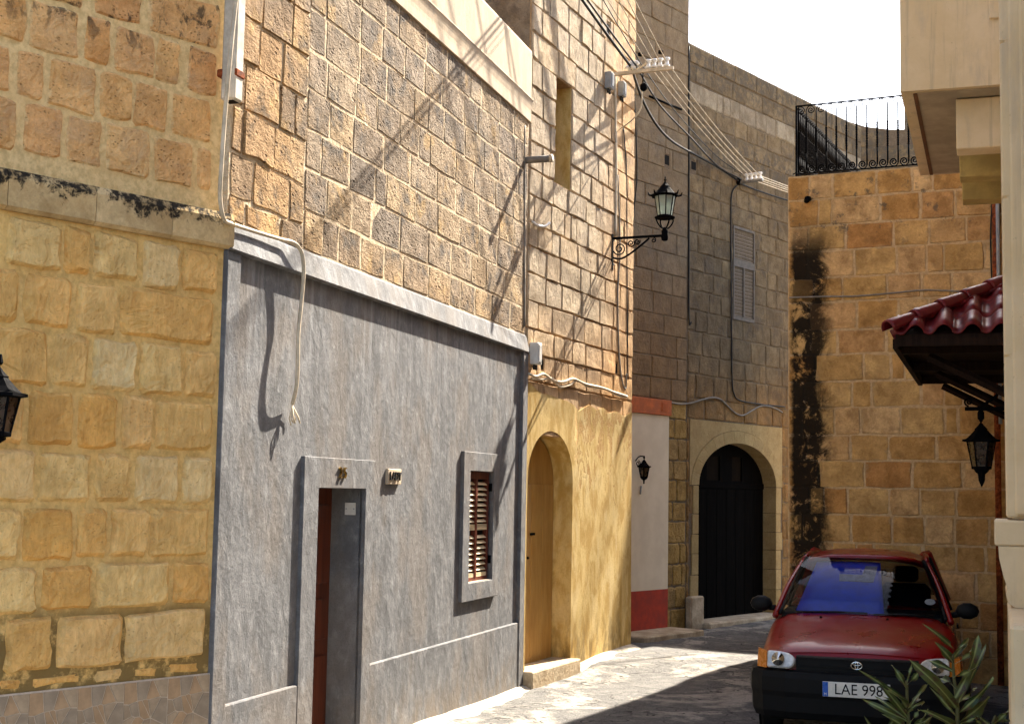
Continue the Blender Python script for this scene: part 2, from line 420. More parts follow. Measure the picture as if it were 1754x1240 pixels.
XU = [[(0, 32), (42, 110), (118, 180), (187, 262), (270, 337), (345, 369)], [(0, 20), (30, 78), (87, 170), (175, 232), (235, 292), (300, 368)],
      [(0, 48), (55, 140), (150, 195), (203, 270), (275, 315), (328, 380)], [(0, 45), (55, 150), (165, 250), (260, 383)]]
up = dict(joint=.006, out=.012, outv=.004, sink=.002, jit=.009, r=.018, k=3, soft=.010)
grp = mkobj('stonework', MB().box(-5.9, -.02, .034, .05, 3.45, 3.5).mesh('stonework'), M['A_mort_up'], ho)
def shifted(parent, before):
    for o in parent.children:
        if o.name not in before: o.location.y += .03
for i in range(7):
    before = {o.name for o in wu.children}
    rowA(wu, M['A_up'], [247, 160, 72, 8, 8, 8, 8][i], zU[i]+.01, zU[i+1]-.01, XU[i] if i < 4 else XU[i % 2], **up)
    shifted(wu, before)
bpy.data.objects.remove(grp)
# ledge course under the upper wall
def exL(n, v, c):
    x, y, z = n.sep(v); nz = n.noise(n.vmul(v, (5, 1, 3.5)), 1.5, 7, .72, .6)
    h = n.math('ADD', n.math('MULTIPLY', n.math('SUBTRACT', z, 3.30), 6.0), n.math('MULTIPLY', n.math('SUBTRACT', nz, .5), 3.2))
    m = n.math('MULTIPLY', n.rng(h, .05, .3), n.rng(n.noise(v, 20, 4, .7), .36, .54, .25, 1))
    return n.mix(m, c, (.028, .022, .016))
M['ledge'] = stone('ledge_limestone', [(0, (.60, .43, .21)), (1, (.66, .50, .28))], (.46, .29, .12), .4, 3, .2, .3, 40, exL, ho)
for a, b in ((-2.6, -1.83), (-1.83, -1.36), (-1.36, -.865), (-.865, -.39), (-.39, .03)):
    b2 = b-.004
    MB().profile([(0.04, 3.182), (-.028, 3.182), (-.05, 3.20), (-.052, 3.345), (-.03, 3.385), (.04, 3.39)], a, b2).build('ledge_stone', M['ledge'], ho)
# tiled plinth: the same crazy-paving print on every tile, each stone of it raised a little
rng = random.Random(11)
def clip(poly, nx, ny, d):
    o = []
    for i in range(len(poly)):
        a, b = poly[i-1], poly[i]; da = a[0]*nx+a[1]*ny-d; db = b[0]*nx+b[1]*ny-d
        if (da < 0) != (db < 0):
            t = da/(da-db); o.append((a[0]+(b[0]-a[0])*t, a[1]+(b[1]-a[1])*t))
        if db < 0: o.append(b)
    return o
TW, THH = .272, .30
seeds = [(rng.uniform(.02, TW-.02), rng.uniform(.02, THH-.02)) for _ in range(15)]
pieces = []
for i, s in enumerate(seeds):
    p = [(.002, .002), (TW-.002, .002), (TW-.002, THH-.002), (.002, THH-.002)]
    for j, q in enumerate(seeds):
        if i != j and len(p) > 2:
            nx, ny = q[0]-s[0], q[1]-s[1]; L = math.hypot(nx, ny); nx /= L; ny /= L
            p = clip(p, nx, ny, (s[0]+q[0])/2*nx+(s[1]+q[1])/2*ny-.0026)
    if len(p) > 2:
        pieces.append(MB().slab(p, [], -.0012, .004).mesh('tile_piece'))
M['tile_base'] = plain('tile_grout', (.58, .47, .36), .5, .4, .2, 30)
tcol = [(.33, .245, .165), (.37, .275, .185), (.32, .25, .18), (.40, .30, .20), (.40, .265, .155)]
M['tiles'] = [plain('plinth_tile_%s' % w, c, .45, .35, .22, 12, .05) for w, c in zip(('brown', 'tan', 'grey', 'sand', 'rust'), tcol)]
for i, m_ in enumerate(pieces): m_.materials.append(M['tiles'][(i*7+i//3) % 5 if i % 6 else 4])
pl = MB().profile([(0, .1), (-.012, .1), (-.012, .826), (-.008, .832), (0, .832)], -3.2, .002).build('plinth', M['tile_base'], ho)
for r_ in range(2):
    for c_ in range(7):
        x0 = -.004-TW*(c_+1)+.0; z0 = .826-THH*(r_+1)
        if c_ == 0: x0 = -.002-TW
        for m_ in pieces: mkobj('tile_piece', m_, None, pl, (x0, -.0135, z0))
rng = random.Random(3)
put_blocks(wl, M['A_low'], [(x, x+w, .84, .905) for x, w in ((-1.5, .22), (-1.26, .14), (-1.1, .33), (-.74, .2), (-.5, .18), (-.3, .26))], rng, joint=.01, out=.006, sink=.003, jit=.01, r=.02, k=2)

# ------------------------------------------------------------------ B: grey rendered house
rng = random.Random(21)
hb = house('grey_house', FB, 'house with grey cement ground floor, brown door and shuttered window under bare stonework')
n = NB('grey_cement', .8, .25); v = n.obj(hb)
s1 = n.noise(n.vmul(v, (2.6, 2.6, 1.7)), 1.5, 7, .62, .5); s2 = n.noise(n.vmul(v, (8.5, 8.5, 6)), 1.6, 6, .68, .3); s3 = n.noise(v, 90, 4, .75); s4 = n.noise(n.vmul(v, (2, 2, 1.2)), 1.0, 4, .6)
c = n.mix(n.rng(s1, .3, .7), (.104, .105, .110), (.196, .197, .204))
c = n.mix(n.rng(s2, .36, .64, .5, 0), c, (.075, .075, .079))
c = n.mix(n.rng(s2, .55, .72, 0, .5), c, (.30, .30, .305))
c = n.mix(n.math('MULTIPLY', n.rng(s4, .46, .62), .42), c, (.165, .133, .105))
c = n.mix(n.rng(s3, .36, .5, .4, 0), c, (.08, .073, .07))
xx, yy, zz = n.sep(v)
drip = n.math('MULTIPLY', n.rng(n.noise(n.vmul(v, (9, 9, .35)), 1.5, 5, .65), .5, .68), n.rng(zz, 2.0, 3.2, .1, .55)); c = n.mix(drip, c, (.255, .26, .272))
damp = n.math('MULTIPLY', n.rng(zz, .55, .05), n.rng(n.noise(n.vmul(v, (3, 3, 2)), 1.6, 6, .7), .4, .6)); c = n.mix(n.math('MULTIPLY', damp, .6), c, (.16, .125, .09))
M['cement'] = n.done(c, n.bump(n.math('ADD', n.math('MULTIPLY', s1, 1.2), n.math('ADD', n.math('MULTIPLY', s2, .8), n.math('MULTIPLY', s3, .25))), .5, .018))
def exB(n, v, c):
    x, y, z = n.sep(v)
    nz = n.noise(v, 2.2, 5, .65, .6)
    gold = n.math('ADD', n.rng(x, -4.7, -5.3), n.rng(z, 3.75, 3.3, 0, .45), clamp=True)
    c = n.mix(n.math('MULTIPLY', gold, .6), c, n.mix(1.0, c, (1.3, 1.0, .62), 'MULTIPLY'))
    c = n.mix(n.math('MULTIPLY', n.rng(n.noise(v, 3.1, 4, .6), .56, .66), .6), c, (.46, .30, .13))
    up = n.math('MULTIPLY', n.rng(z, 4.2, 5.1), n.rng(nz, .42, .62))
    return n.mix(n.math('MULTIPLY', up, .55), c, (.13, .105, .085))
M['B_st'] = stone('weathered_limestone', [(0, (0.265, 0.207, 0.156)), (.2, (0.402, 0.312, 0.217)), (.4, (0.209, 0.172, 0.140)), (.55, (0.337, 0.257, 0.179)), (.75, (0.442, 0.328, 0.202)), (.9, (0.289, 0.234, 0.187)), (1, (0.369, 0.266, 0.156))], (.10, .088, .078), .85, 3.6, 1.0, 1.0, 15, exB, hb, (1, 1, 2.2), var=.34, smear=(.58, .46, .31), smear_amt=.4, macro=1.0)
M['B_mort'] = mortar('white_mortar', (.62, .50, .35), (.48, .36, .23), .6, .8)
M['plaster'] = None
n = NB('cream_plaster', .9, .15); v = n.obj(hb)
f1 = n.noise(n.vmul(v, (3, 3, 1)), 1.6, 6, .65, .4); f2 = n.noise(v, 30, 5, .7)
c = n.mix(n.rng(f1, .35, .68), (.54, .43, .30), (.40, .32, .235)); c = n.mix(n.rng(f2, .3, .5, .3, 0), c, (.3, .24, .18))
M['plaster'] = n.done(c, n.bump(f2, .25, .01))
DOOR = (-4.596, -3.835, 0.06, 1.852); WIN = (-1.628, -.992, 1.078, 2.02)
hole = lambda q: rect(*q)
MB().slab(rect(-5.878, -.002, 0, 3.25), [hole(DOOR), hole(WIN)], 0, 3).build('rendered_wall', M['cement'], hb)
bw = MB().slab(rect(-5.865, -.004, 3.25, 5.46), [], 0, 3).build('upper_wall', M['B_mort'], hb)
MB().profile([(.2, 3.178), (-.034, 3.178), (-.046, 3.188), (-.010, 3.335), (-.002, 3.352), (.2, 3.36)], -5.885, -.001).build('cornice_band', M['cement'], hb)
box('corner_border', M['cement'], hb, -5.884, -5.728, -.028, .2, 0, 3.1775, .004)
box('corner_border', M['cement'], hb, -.152, -.003, -.034, .2, 0, 3.1775, .004)
for a, b in ((-5.7275, -4.816), (-3.682, -.1525)):
    MB().profile([(.2, .0), (-.024, .0), (-.024, .628), (-.019, .636), (.2, .643)], a, b).build('dado', M['cement'], hb)
def surround(q, o, name, proud, bot=True):
    a, b, c_, d = q; oa, ob, oc, od = o
    if bot: m = MB().slab(rect(oa, ob, oc, od), [rect(a, b, c_, d)], -proud, .02)
    else: m = MB().slab([(oa, oc), (a, oc), (a, d), (b, d), (b, oc), (ob, oc), (ob, od), (oa, od)], [], -proud, .02)
    return m.build(name, M['cement'], hb, bevel=.003)
surround(DOOR, (-4.815, -3.683, 0.0, 2.05), 'door_surround', .027, False)
ws = surround(WIN, (-1.794, -.83, .93, 2.18), 'window_surround', .031)
box('window_sill', M['plaster'], hb, -1.626, -.994, -.018, .05, 1.073, 1.083)
# door leaf, deep in its opening
dl = box('door', M['door_red'], hb, -4.59, -3.84, .228, .27, .08, 1.85)
for a, b in ((-4.53, -4.25), (-4.18, -3.9)):
    for c_, d in ((.2, .72), (.82, 1.1), (1.2, 1.74)):
        box('door_panel', M['door_red'], dl, a, b, .214, .23, c_, d, .008)
MB().lathe([(.004, 0), (.026, .004), (.03, .02), (.02, .035), (.002, .042)], 12).build('door_knob', M['brass'], dl, (-4.215, .226, 1.12), (R(90), 0, 0), True)
box('threshold', M['cement'], hb, -4.59, -3.84, .0, .3, .05, .09)
sp = box('bell_plate', M['white_plastic'], hb, -3.846, -3.836, .045, .125, 1.67, 1.755, .002)
for y in (.056, .114): MB().lathe([(.005, 0), (.005, .003)], 8).build('screw', M['grey_plastic'], sp, (-3.846, y, 1.712), (0, R(-90), 0))
# house number and name plate
for i, t in enumerate('25'):
    mkobj('house_number', text_mesh(t, .105, .006), M['brass'], hb, (-4.285+.074*i, -.034, 1.952), (R(90), 0, 0))
np_ = box('name_plate', M['plaster'], hb, -3.425, -3.17, -.022, .01, 1.888, 2.0, .004)
mkobj('name_lettering', text_mesh('LADY', .088, .006), M['dark'], np_, (-3.297, -.026, 1.945), (R(90), 0, 0))
# shuttered window
wf = MB().slab(rect(-1.626, -.994, 1.084, 2.018), [rect(-1.59, -1.03, 1.115, 1.955)], .05, .10).build('window', M['shutter_brown'], hb, (0, -.036, 0))
box('mullion', M['shutter_brown'], wf, -1.355, -1.315, .045, .09, 1.115, 1.955)
for a, b in ((-1.59, -1.356), (-1.314, -1.03)):
    box('mid_rail', M['slat_tan'], wf, a, b, .052, .085, 1.515, 1.565)
    box('bottom_rail', M['slat_tan'], wf, a, b, .052, .085, 1.116, 1.15)
    box('backing', M['dark'], wf, a, b, .092, .099, 1.116, 1.954)
    sm = MB().box(0, b-a-.004, -.003, .003, -.017, .017).mesh('slat')
    for k in range(17):
        z = 1.18+k*.046
        if 1.50 < z < 1.58: continue
        mkobj('slat', sm, M['slat_tan'], wf, (a+.002, .07, z), (R(-48), 0, 0))
for z in (1.22, 1.85): box('hinge', M['iron'], wf, -1.0, -.985, .02, .05, z, z+.07)
# bare stonework above the cornice
zB = [3.355]+[3.355+.262*i+rng.uniform(-.012, .012) for i in range(1, 8)]+[5.452]
bs = dict(joint=.017, out=.0034, outv=.0016, sink=.002, jit=.005, r=.007, k=2, soft=.004, tilt=.005)
put_blocks(bw, M['B_st'], courses(zB, -4.89, -.03, rng, .36, .6, .1), rng, **bs)
zB2 = [3.355, 3.50, 3.76, 4.03, 4.31, 4.58, 4.86, 5.15, 5.452]
put_blocks(bw, M['B_st'], courses(zB2, -5.855, -4.90, rng, .3, .48, .1), rng, **{**bs, 'out': .012, 'outv': .007, 'jit': .010})
MB().profile([(.25, 5.44), (-.014, 5.44), (-.022, 5.445), (-.021, 5.52), (-.022, 5.555), (-.027, 5.60), (-.036, 5.645), (-.042, 5.66), (-.040, 5.668), (-.022, 5.678), (-.020, 6.13), (-.015, 6.155), (.25, 6.16)], -5.9, -.006).build('parapet', M['plaster'], hb)
box('roof', M['plaster'], hb, -5.85, -.01, .25, 3, 5.3, 5.7)

# ------------------------------------------------------------------ C: yellow arched house
rng = random.Random(33)
hc = house('yellow_house', FC, 'tall stone house with peeling yellow plaster and an arched yellow door')
def exC(n, v, c):
    x, y, z = n.sep(v); nz = n.noise(n.vmul(v, (1, 1, .5)), 3, 5, .65, .5)
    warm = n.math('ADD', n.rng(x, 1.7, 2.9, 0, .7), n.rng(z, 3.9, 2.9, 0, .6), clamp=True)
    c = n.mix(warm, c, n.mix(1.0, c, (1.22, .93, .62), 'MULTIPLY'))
    return n.mix(n.math('MULTIPLY', n.rng(z, 5.0, 6.5), n.rng(nz, .45, .65, 0, .4)), c, (.24, .2, .16))
M['C_st'] = stone('pale_rough_limestone', [(0, (0.515, 0.414, 0.290)), (.4, (0.607, 0.495, 0.352)), (.7, (0.478, 0.387, 0.282)), (1, (0.626, 0.477, 0.308))], (.26, .2, .15), .5, 5, .8, .6, 48, exC, hc, (1.6, 1.6, .8))
M['C_mort'] = mortar('sandy_mortar', (.40, .27, .15), (.25, .16, .09), .5, .6)
M['C_side'] = stone('dark_gable_stone', [(0, (.17, .13, .10)), (1, (.22, .17, .12))], (.08, .065, .05), .6, 6, .6, .9)
SLIT = (.667, 1.133, 5.0, 6.1)
cw = MB().slab(rect(0, 3.205, 0, 11.2), [rect(*SLIT), [(.02, .05), (1.30, .05), (1.30, 2.52), (.02, 2.52)]], 0, 3).build('stone_wall', M['C_mort'], hc)
MB().box(-.006, .002, .012, 2.98, 5.2, 11.18).build('gable_wall', M['C_side'], hc)
zC = [2.40]+[2.40+.26*i+rng.uniform(-.015, .015) for i in range(1, 10)]+[5.0, 5.275, 5.55, 5.825, 6.1]+[6.1+.28*i for i in range(1, 13)]
SMALL = [(2.16, 2.29, 6.98, 7.16), (.37, .47, 3.05, 3.17), (2.6, 2.7, 3.2, 3.33)]
put_blocks(cw, M['C_st'], cut(courses(zC, .012, 3.2, rng, .3, .62, .15), [SLIT]+SMALL), rng, joint=.012, out=.015, outv=.005, sink=.0, jit=.007, r=.010, k=2, soft=.007)
for q in SMALL: box('putlog_hole', M['dark'], cw, q[0]+.01, q[1]-.01, -.001, .004, q[2]+.01, q[3]-.01)  # thin dark plates paint the shade inside the putlog holes
n = NB('ochre_plaster', .9, .15); v = n.obj(hc)
x, y, z = n.sep(v)
p1 = n.noise(n.vmul(v, (4, 4, 1.8)), 1.4, 7, .65, .4); p2 = n.noise(n.vmul(v, (3, 3, 1.5)), 1.8, 6, .72, 1.2); p3 = n.noise(v, 60, 5, .75)
c = n.mix(n.rng(p1, .38, .62), (.43, .27, .07), (.62, .45, .18)); c = n.mix(n.rng(n.noise(n.vmul(v, (2, 2, 1.1)), 1.7, 5, .6, .5), .5, .66, 0, .5), c, (.66, .52, .27))
c = n.mix(n.rng(p3, .35, .5, .28, 0), c, (.3, .19, .06))
peel = n.math('MULTIPLY', n.rng(n.math('ADD', p2, n.rng(z, 1.3, 2.65, -.15, .05)), .545, .56), n.rng(x, 1.25, 1.4, 0, 1))
c = n.mix(peel, c, n.mix(n.rng(p3, .35, .65), (.36, .18, .035), (.50, .33, .13)))
dirt = n.math('MULTIPLY', n.rng(z, .75, .1), n.rng(n.noise(n.vmul(v, (5, 5, 2)), 1.6, 6, .7), .42, .6))
c = n.mix(n.math('MULTIPLY', dirt, .75), c, (.17, .115, .045))
hgt = n.math('SUBTRACT', n.math('ADD', n.math('MULTIPLY', p1, .45), n.math('MULTIPLY', p3, .3)), n.math('MULTIPLY', peel, 1.6))
M['ochre'] = n.done(c, n.bump(hgt, .6, .02))
def arch(a, b, zs, zt, k=16, z0=.1, pointed=0.0):
    m = (a+b)/2; w = (b-a)/2; o = [(a, z0), (b, z0)]
    for i in range(k+1):
        t = math.pi*i/k; o.append((m+w*math.cos(t), zs+(zt-zs)*math.sin(t)**(1.0+pointed)))
    return o
ARC = arch(.05, 1.262, 1.98, 2.46)
edge = [FC.uz(*p) for p in ((1079, 706), (1066, 713), (1052, 704), (1040, 708), (1030, 698), (1018, 702), (1006, 693), (996, 699), (988, 704), (980, 694), (968, 687), (955, 683), (940, 677), (925, 674), (915, 668), (906, 657), (899, 655))]
edge = [(min(3.207, max(.0005, a)), b) for a, b in edge]
rw = MB().slab([(.0005, .03), (3.207, .03)]+edge, [ARC], -.024, .4).build('rendered_wall', M['ochre'], hc)
dm = MB().slab(arch(.055, 1.258, 1.96, 2.42), [], .19, .24).build('door', M['ochre_door'] if 'ochre_door' in M else None, hc)
n = NB('ochre_door_paint', .55, .35); v = n.gen(); q1 = n.noise(n.vmul(v, (8, 8, 1.5)), 1.5, 6, .7)
cq = n.mix(n.rng(q1, .3, .7), (.36, .19, .045), (.47, .28, .08)); sx = n.sep(v)
cq = n.mix(n.math('MULTIPLY', n.rng(n.noise(n.vmul(v, (3, 3, 14)), 3, 5, .8), .66, .7), .7), cq, (.05, .03, .015))
dm.data.materials.clear(); dm.data.materials.append(n.done(cq, n.bump(q1, .2, .005)))
for k in range(4): box('door_board', dm.data.materials[0], dm, .075+.294*k, .075+.294*k+.286, .181, .191, .13, 1.93, .004)
box('letter_slot', M['iron'], dm, .62, .74, .172, .182, 1.42, 1.445)
MB().lathe([(.012, 0), (.016, .01), (.004, .025)], 8).build('door_knob', M['iron'], dm, (.56, .182, 1.2), (R(90), 0, 0), True)
M['stepstone'] = stone('step_limestone', [(0, (.50, .40, .27)), (1, (.56, .46, .33))], (.33, .24, .14), .5, 5, .3, .5)
box('doorstep', M['stepstone'], hc, -.0, 1.29, -.13, .25, -.02, .165, .012)
box('slit_back', M['ochre'], hc, SLIT[0], SLIT[1], .35, .4, SLIT[2], SLIT[3])
for q in ((SLIT[1]-.004, SLIT[1]+.02), ):
    box('slit_jamb', M['ochre'], hc, SLIT[1]-.012, SLIT[1]-.002, .004, .35, SLIT[2], SLIT[3])
box('rooftop', M['C_side'], hc, .0, 3.2, .0, 3, 11.2, 11.3)

# pale cement fillet where the walls meet the street
rng = random.Random(71)
def fillet(face, u0, u1, label):
    m = MB(); k = int((u1-u0)/.12); vv = []
    for i in range(k+1):
        u = u0+(u1-u0)*i/k; w = .10+.10*mnoise.noise(Vector((u*2.1, 7, 0)))+.05*rng.random(); 
        a = face.pt(u, 0, -.02); b = face.pt(u, 0, .03+w*.4); c_ = face.pt(u, 0, .05+w)
        vv += [(a.x, a.y, gz(a.x, a.y)+.055), (b.x, b.y, gz(b.x, b.y)+.03), (c_.x, c_.y, gz(c_.x, c_.y)-.02)]
    m.add(vv, [(i*3+j, i*3+j+1, i*3+j+4, i*3+j+3) for i in range(k) for j in range(2)])
    o = m.build('cement_fillet', M['fillet'], smooth=True); tag(o, label, kind='structure')
n = NB('pale_cement_fillet', .95, .1); P = n.pos(); f1 = n.noise(P, 12, 6, .7)
M['fillet'] = n.done(n.mix(n.rng(f1, .3, .65), (.36, .31, .24), (.66, .58, .46)), n.bump(f1, .8, .02))
fillet(FB, -5.6, 0.0, 'pale cement strip at the foot of the grey house'); fillet(FC, 1.3, 3.2, 'pale cement strip at the foot of the yellow wall')

# ------------------------------------------------------------------ E: tower house with white painted ground floor
rng = random.Random(44)
he = house('tower_house', FG, 'tall brown stone house with white ground floor and red bands in the nook')
def exE(n, v, c):
    x, y, z = n.sep(v); nz = n.noise(n.vmul(v, (2.5, 2.5, .7)), 1.5, 5, .65, .5)
    c = n.mix(n.math('MULTIPLY', n.rng(z, 5.6, 3.4), .55), c, n.mix(1.0, c, (1.25, .95, .62), 'MULTIPLY'))
    return n.mix(n.rng(nz, .5, .68, 0, .4), c, (.15, .12, .09))
M['E_st'] = stone('brown_ashlar', [(0, (0.229, 0.171, 0.109)), (.5, (0.264, 0.201, 0.128)), (1, (0.246, 0.192, 0.128))], (.13, .105, .08), .55, 3.5, .4, .6, 40, exE, he, (1, 1, 1), .18)
M['dark_mort'] = mortar('dark_joint', (.17, .13, .09), (.09, .07, .05), .6, .5)
M['E_low'] = stone('golden_worn_block', [(0, (0.384, 0.248, 0.080)), (.5, (0.442, 0.285, 0.096)), (1, (0.346, 0.230, 0.096))], (.16, .10, .04), .6, 5, .6, .8, 40, None, None, (1, 1, 1), .3, (.40, .27, .12), .8)
ew = MB().slab(rect(-.9, 1.285, 0, 10.4), [], 0, 3).build('stone_wall', M['dark_mort'], he)
holE = [(.695, .815, 6.19, 6.33)]
zE = [3.08]+zrange(3.08, 10.3, .275, rng, .012)[1:]
put_blocks(ew, M['E_st'], cut(courses(zE, -.6, 1.28, rng, .42, .72), holE), rng, joint=.008, out=.010, outv=.003, sink=0, jit=.004, r=.012, soft=.008)
for q in holE: box('putlog_hole', M['dark'], ew, q[0]+.006, q[1]-.006, -.001, .004, q[2]+.006, q[3]-.006)  # flat dark plate in place of the hole's shaded depth
n = NB('white_limewash', .85, .2); v = n.obj(he); f1 = n.noise(v, 3, 6, .65); f2 = n.noise(v, 40, 4, .7)
M['limewash'] = n.done(n.mix(n.rng(f1, .35, .68), (.70, .59, .43), (.78, .67, .50)), n.bump(n.math('ADD', f1, n.math('MULTIPLY', f2, .4)), .25, .01))
M['redband'] = plain('red_band_paint', (.55, .14, .04), .8, .2, .25, 9, .1)
M['reddado'] = plain('red_dado_paint', (.42, .045, .02), .8, .2, .25, 9, .1)
put_blocks(ew, M['E_low'], courses([.1, .38, .66, .95, 1.22, 1.5, 1.76, 2.04, 2.3, 2.58, 2.84, 3.08], .80, 1.285, rng, .2, .5), rng, joint=.012, out=.010, outv=.006, sink=.001, jit=.008, r=.02, soft=.012)
box('white_wall', M['limewash'], he, -.6, .815, -.025, .05, .64, 2.87)
box('red_dado', M['reddado'], he, -.6, .816, -.027, .05, .0, .6385)
rb = box('red_band', M['redband'], he, -.6, .842, -.05, .05, 2.8715, 3.072, .005)
box('vent_grille', M['redband'], rb, .60, .72, -.054, -.049, 2.92, 3.04)
for k in range(5): box('vent_slat', M['redband'], rb, .605, .715, -.060, -.0535, 2.928+.022*k, 2.94+.022*k)
box('base_slab', M['stepstone'], he, -.55, .86, -.55, -.028, .02, .155, .015)
tube('iron_bar', M['iron'], ew, [(.285, -.022, 7.01), (1.075, -.022, 7.015)], .016)

# ------------------------------------------------------------------ G: house with the arched black door
rng = random.Random(55)
hg = house('arched_door_house', FG, 'weathered stone house with arched black door and grey louvred shutter')
hg.location.z = 0
GL = 6.75
def exG(n, v, c):
    x, y, z = n.sep(v); nz = n.noise(n.vmul(v, (2.2, 2.2, 1.2)), 1.7, 6, .7, .5); n2 = n.noise(v, 9, 5, .75)
    c = n.mix(n.math('MULTIPLY', n.rng(z, 3.9, 2.7), .75), c, n.mix(1.0, c, (1.75, 1.25, .68), 'MULTIPLY'))
    dk = n.math('MULTIPLY', n.math('ADD', n.rng(z, 7.25, 7.75), n.math('MULTIPLY', n.rng(z, 6.2, 6.6), n.rng(z, 7.1, 6.8)), clamp=True), n.rng(n2, .43, .57))
    c = n.mix(n.math('MULTIPLY', dk, .8), c, (.10, .085, .065))
    gold = n.math('MULTIPLY', n.rng(z, 3.2, 2.5), n.rng(nz, .5, .62)); c = n.mix(n.math('MULTIPLY', gold, .6), c, (.46, .28, .06))
    return n.mix(n.math('MULTIPLY', n.rng(z, 5.9, 4.6), n.rng(nz, .44, .62, 0, .55)), c, (.125, .095, .06))
M['G_st'] = stone('grey_brown_limestone', [(0, (0.191, 0.143, 0.086)), (.4, (0.239, 0.181, 0.109)), (.7, (0.173, 0.130, 0.080)), (1, (0.268, 0.202, 0.119))], (.09, .075, .06), .6, 4, .6, .8, 40, exG, hg)
M['G_pale'] = stone('pale_coping_block', [(0, (0.281, 0.234, 0.170)), (1, (0.332, 0.281, 0.204))], (.18, .15, .11), .5, 4, .4, .6)
GARC = arch(1.6, 3.77, 1.98, 2.585, 20, .05)
gw = MB().slab(rect(1.288, GL, 0, 8.0), [[(1.56, .02), (3.81, .02), (3.81, 2.64), (1.56, 2.64)]], 0, .9).build('stone_wall', M['dark_mort'], hg)
SH = (2.5, 3.115, 4.33, 5.67)
zG = [.12, .4, .68, .95, 1.22, 1.5, 1.77, 2.04, 2.3, 2.58, 2.87]+zrange(2.87, 4.33, .27, rng)[1:]+zrange(4.33, 5.67, .268, rng, .01)[1:]+zrange(5.67, 7.72, .256, rng)[1:]
holG = [(1.36, 3.98, 0, 2.87), SH, (1.36, 1.5, 6.25, 6.38)]
put_blocks(gw, lambda a, c: M['G_pale'] if 7.0 < c < 7.4 and a < 9 else M['G_st'], cut(courses(zG, 1.295, GL-.01, rng, .28, .6, .15), holG), rng, joint=.010, out=.012, outv=.005, sink=0, jit=.008, r=.018, soft=.012)
for a in [1.3+.62*i for i in range(9)]:
    b = min(a+.61, GL)
    if b > a+.1: box('coping_stone', M['G_st'], gw, a, b, -.02, .9, 7.74, 7.98+rng.uniform(0, .02), .012)
box('putlog_hole', M['dark'], gw, 1.37, 1.49, -.001, .004, 6.26, 6.37)  # the hole's inner shade is a thin dark plate here too
M['archstone'] = stone('pale_arch_stone', [(0, (0.394, 0.286, 0.128)), (.5, (0.439, 0.326, 0.160)), (1, (0.412, 0.299, 0.140))], (.3, .2, .09), .35, 4, .15, .25, 45, None, None, (1, 1, 1), .15)
sp_l = [(1.37, 1.985), (1.6, 1.985)]; m0 = 2.685
def ell(t, da=0., db=0.): return (m0+(1.085+da)*math.cos(t), 1.985+(.60+db)*math.sin(t))
NV = 13
for i in range(NV):
    t0 = math.pi*i/NV; t1 = math.pi*(i+1)/NV; g_ = .004
    ins = [ell(t0+(t1-t0)*k/3) for k in range(4)]; outs = [ell(t0+(t1-t0)*k/3, .2, .17) for k in range(3, -1, -1)]
    cx = sum(p[0] for p in ins+outs)/8; cz = sum(p[1] for p in ins+outs)/8
    q = [(cx+(p[0]-cx)*.985, cz+(p[1]-cz)*.985) for p in ins+outs]
    MB().slab(q, [], -.016, .2).build('voussoir', M['archstone'], gw)
for sgn in (0, 1):
    o = [ell(math.pi*k/20, .205, .175) for k in (range(0, 11) if sgn else range(10, 21))]
    if sgn: poly = o+[(m0, 2.862), (3.97, 2.862), (3.97, 1.985)]
    else: poly = o+[(1.37, 1.985), (1.37, 2.862), (m0, 2.862)]
    MB().slab(poly, [], -.010, .1).build('spandrel', M['archstone'], gw)
zj = [.12, .5, .79, 1.07, 1.33, 1.6, 1.98]
for c_, d in zip(zj[:-1], zj[1:]):
    wv = rng.uniform(.0, .12)
    box('jamb_stone', M['archstone'], gw, 1.37+wv, 1.597, -.014, .21, c_+.003, d-.003, .006)
    box('jamb_stone', M['archstone'], gw, 3.773, 3.98-rng.uniform(0, .07), -.014, .21, c_+.003, d-.003, .006)
    if wv > .07: put_blocks(gw, M['G_st'], [(1.36, 1.37+wv, c_, d)], rng, joint=.01, out=.01, sink=0, jit=.005, r=.012)
dg = MB().slab(arch(1.602, 3.768, 1.983, 2.58, 20, .06), [rect(2.16, 2.52, 2.06, 2.40), rect(2.86, 3.14, 2.06, 2.40)], .2, .25).build('arched_door', M['door_black'], hg)
for k in range(8):
    a = 1.62+k*.266; box('door_plank', M['door_black'], dg, a, a+.258, .188, .201, .1, 1.94, .004)
box('door_rail', M['door_black'], dg, 1.61, 3.76, .18, .2, 1.95, 2.03, .004)
for a, b in ((2.16, 2.52), (2.86, 3.14)): box('fanlight_pane', M['pane_tan'], dg, a, b, .22, .23, 2.06, 2.40)
box('threshold', M['stepstone'], hg, 1.55, 3.85, -.22, .2, .0, .17, .02)
box('kerb_stone', M['stepstone'], hg, 1.25, 1.58, -.12, -.018, .0, .52, .02)
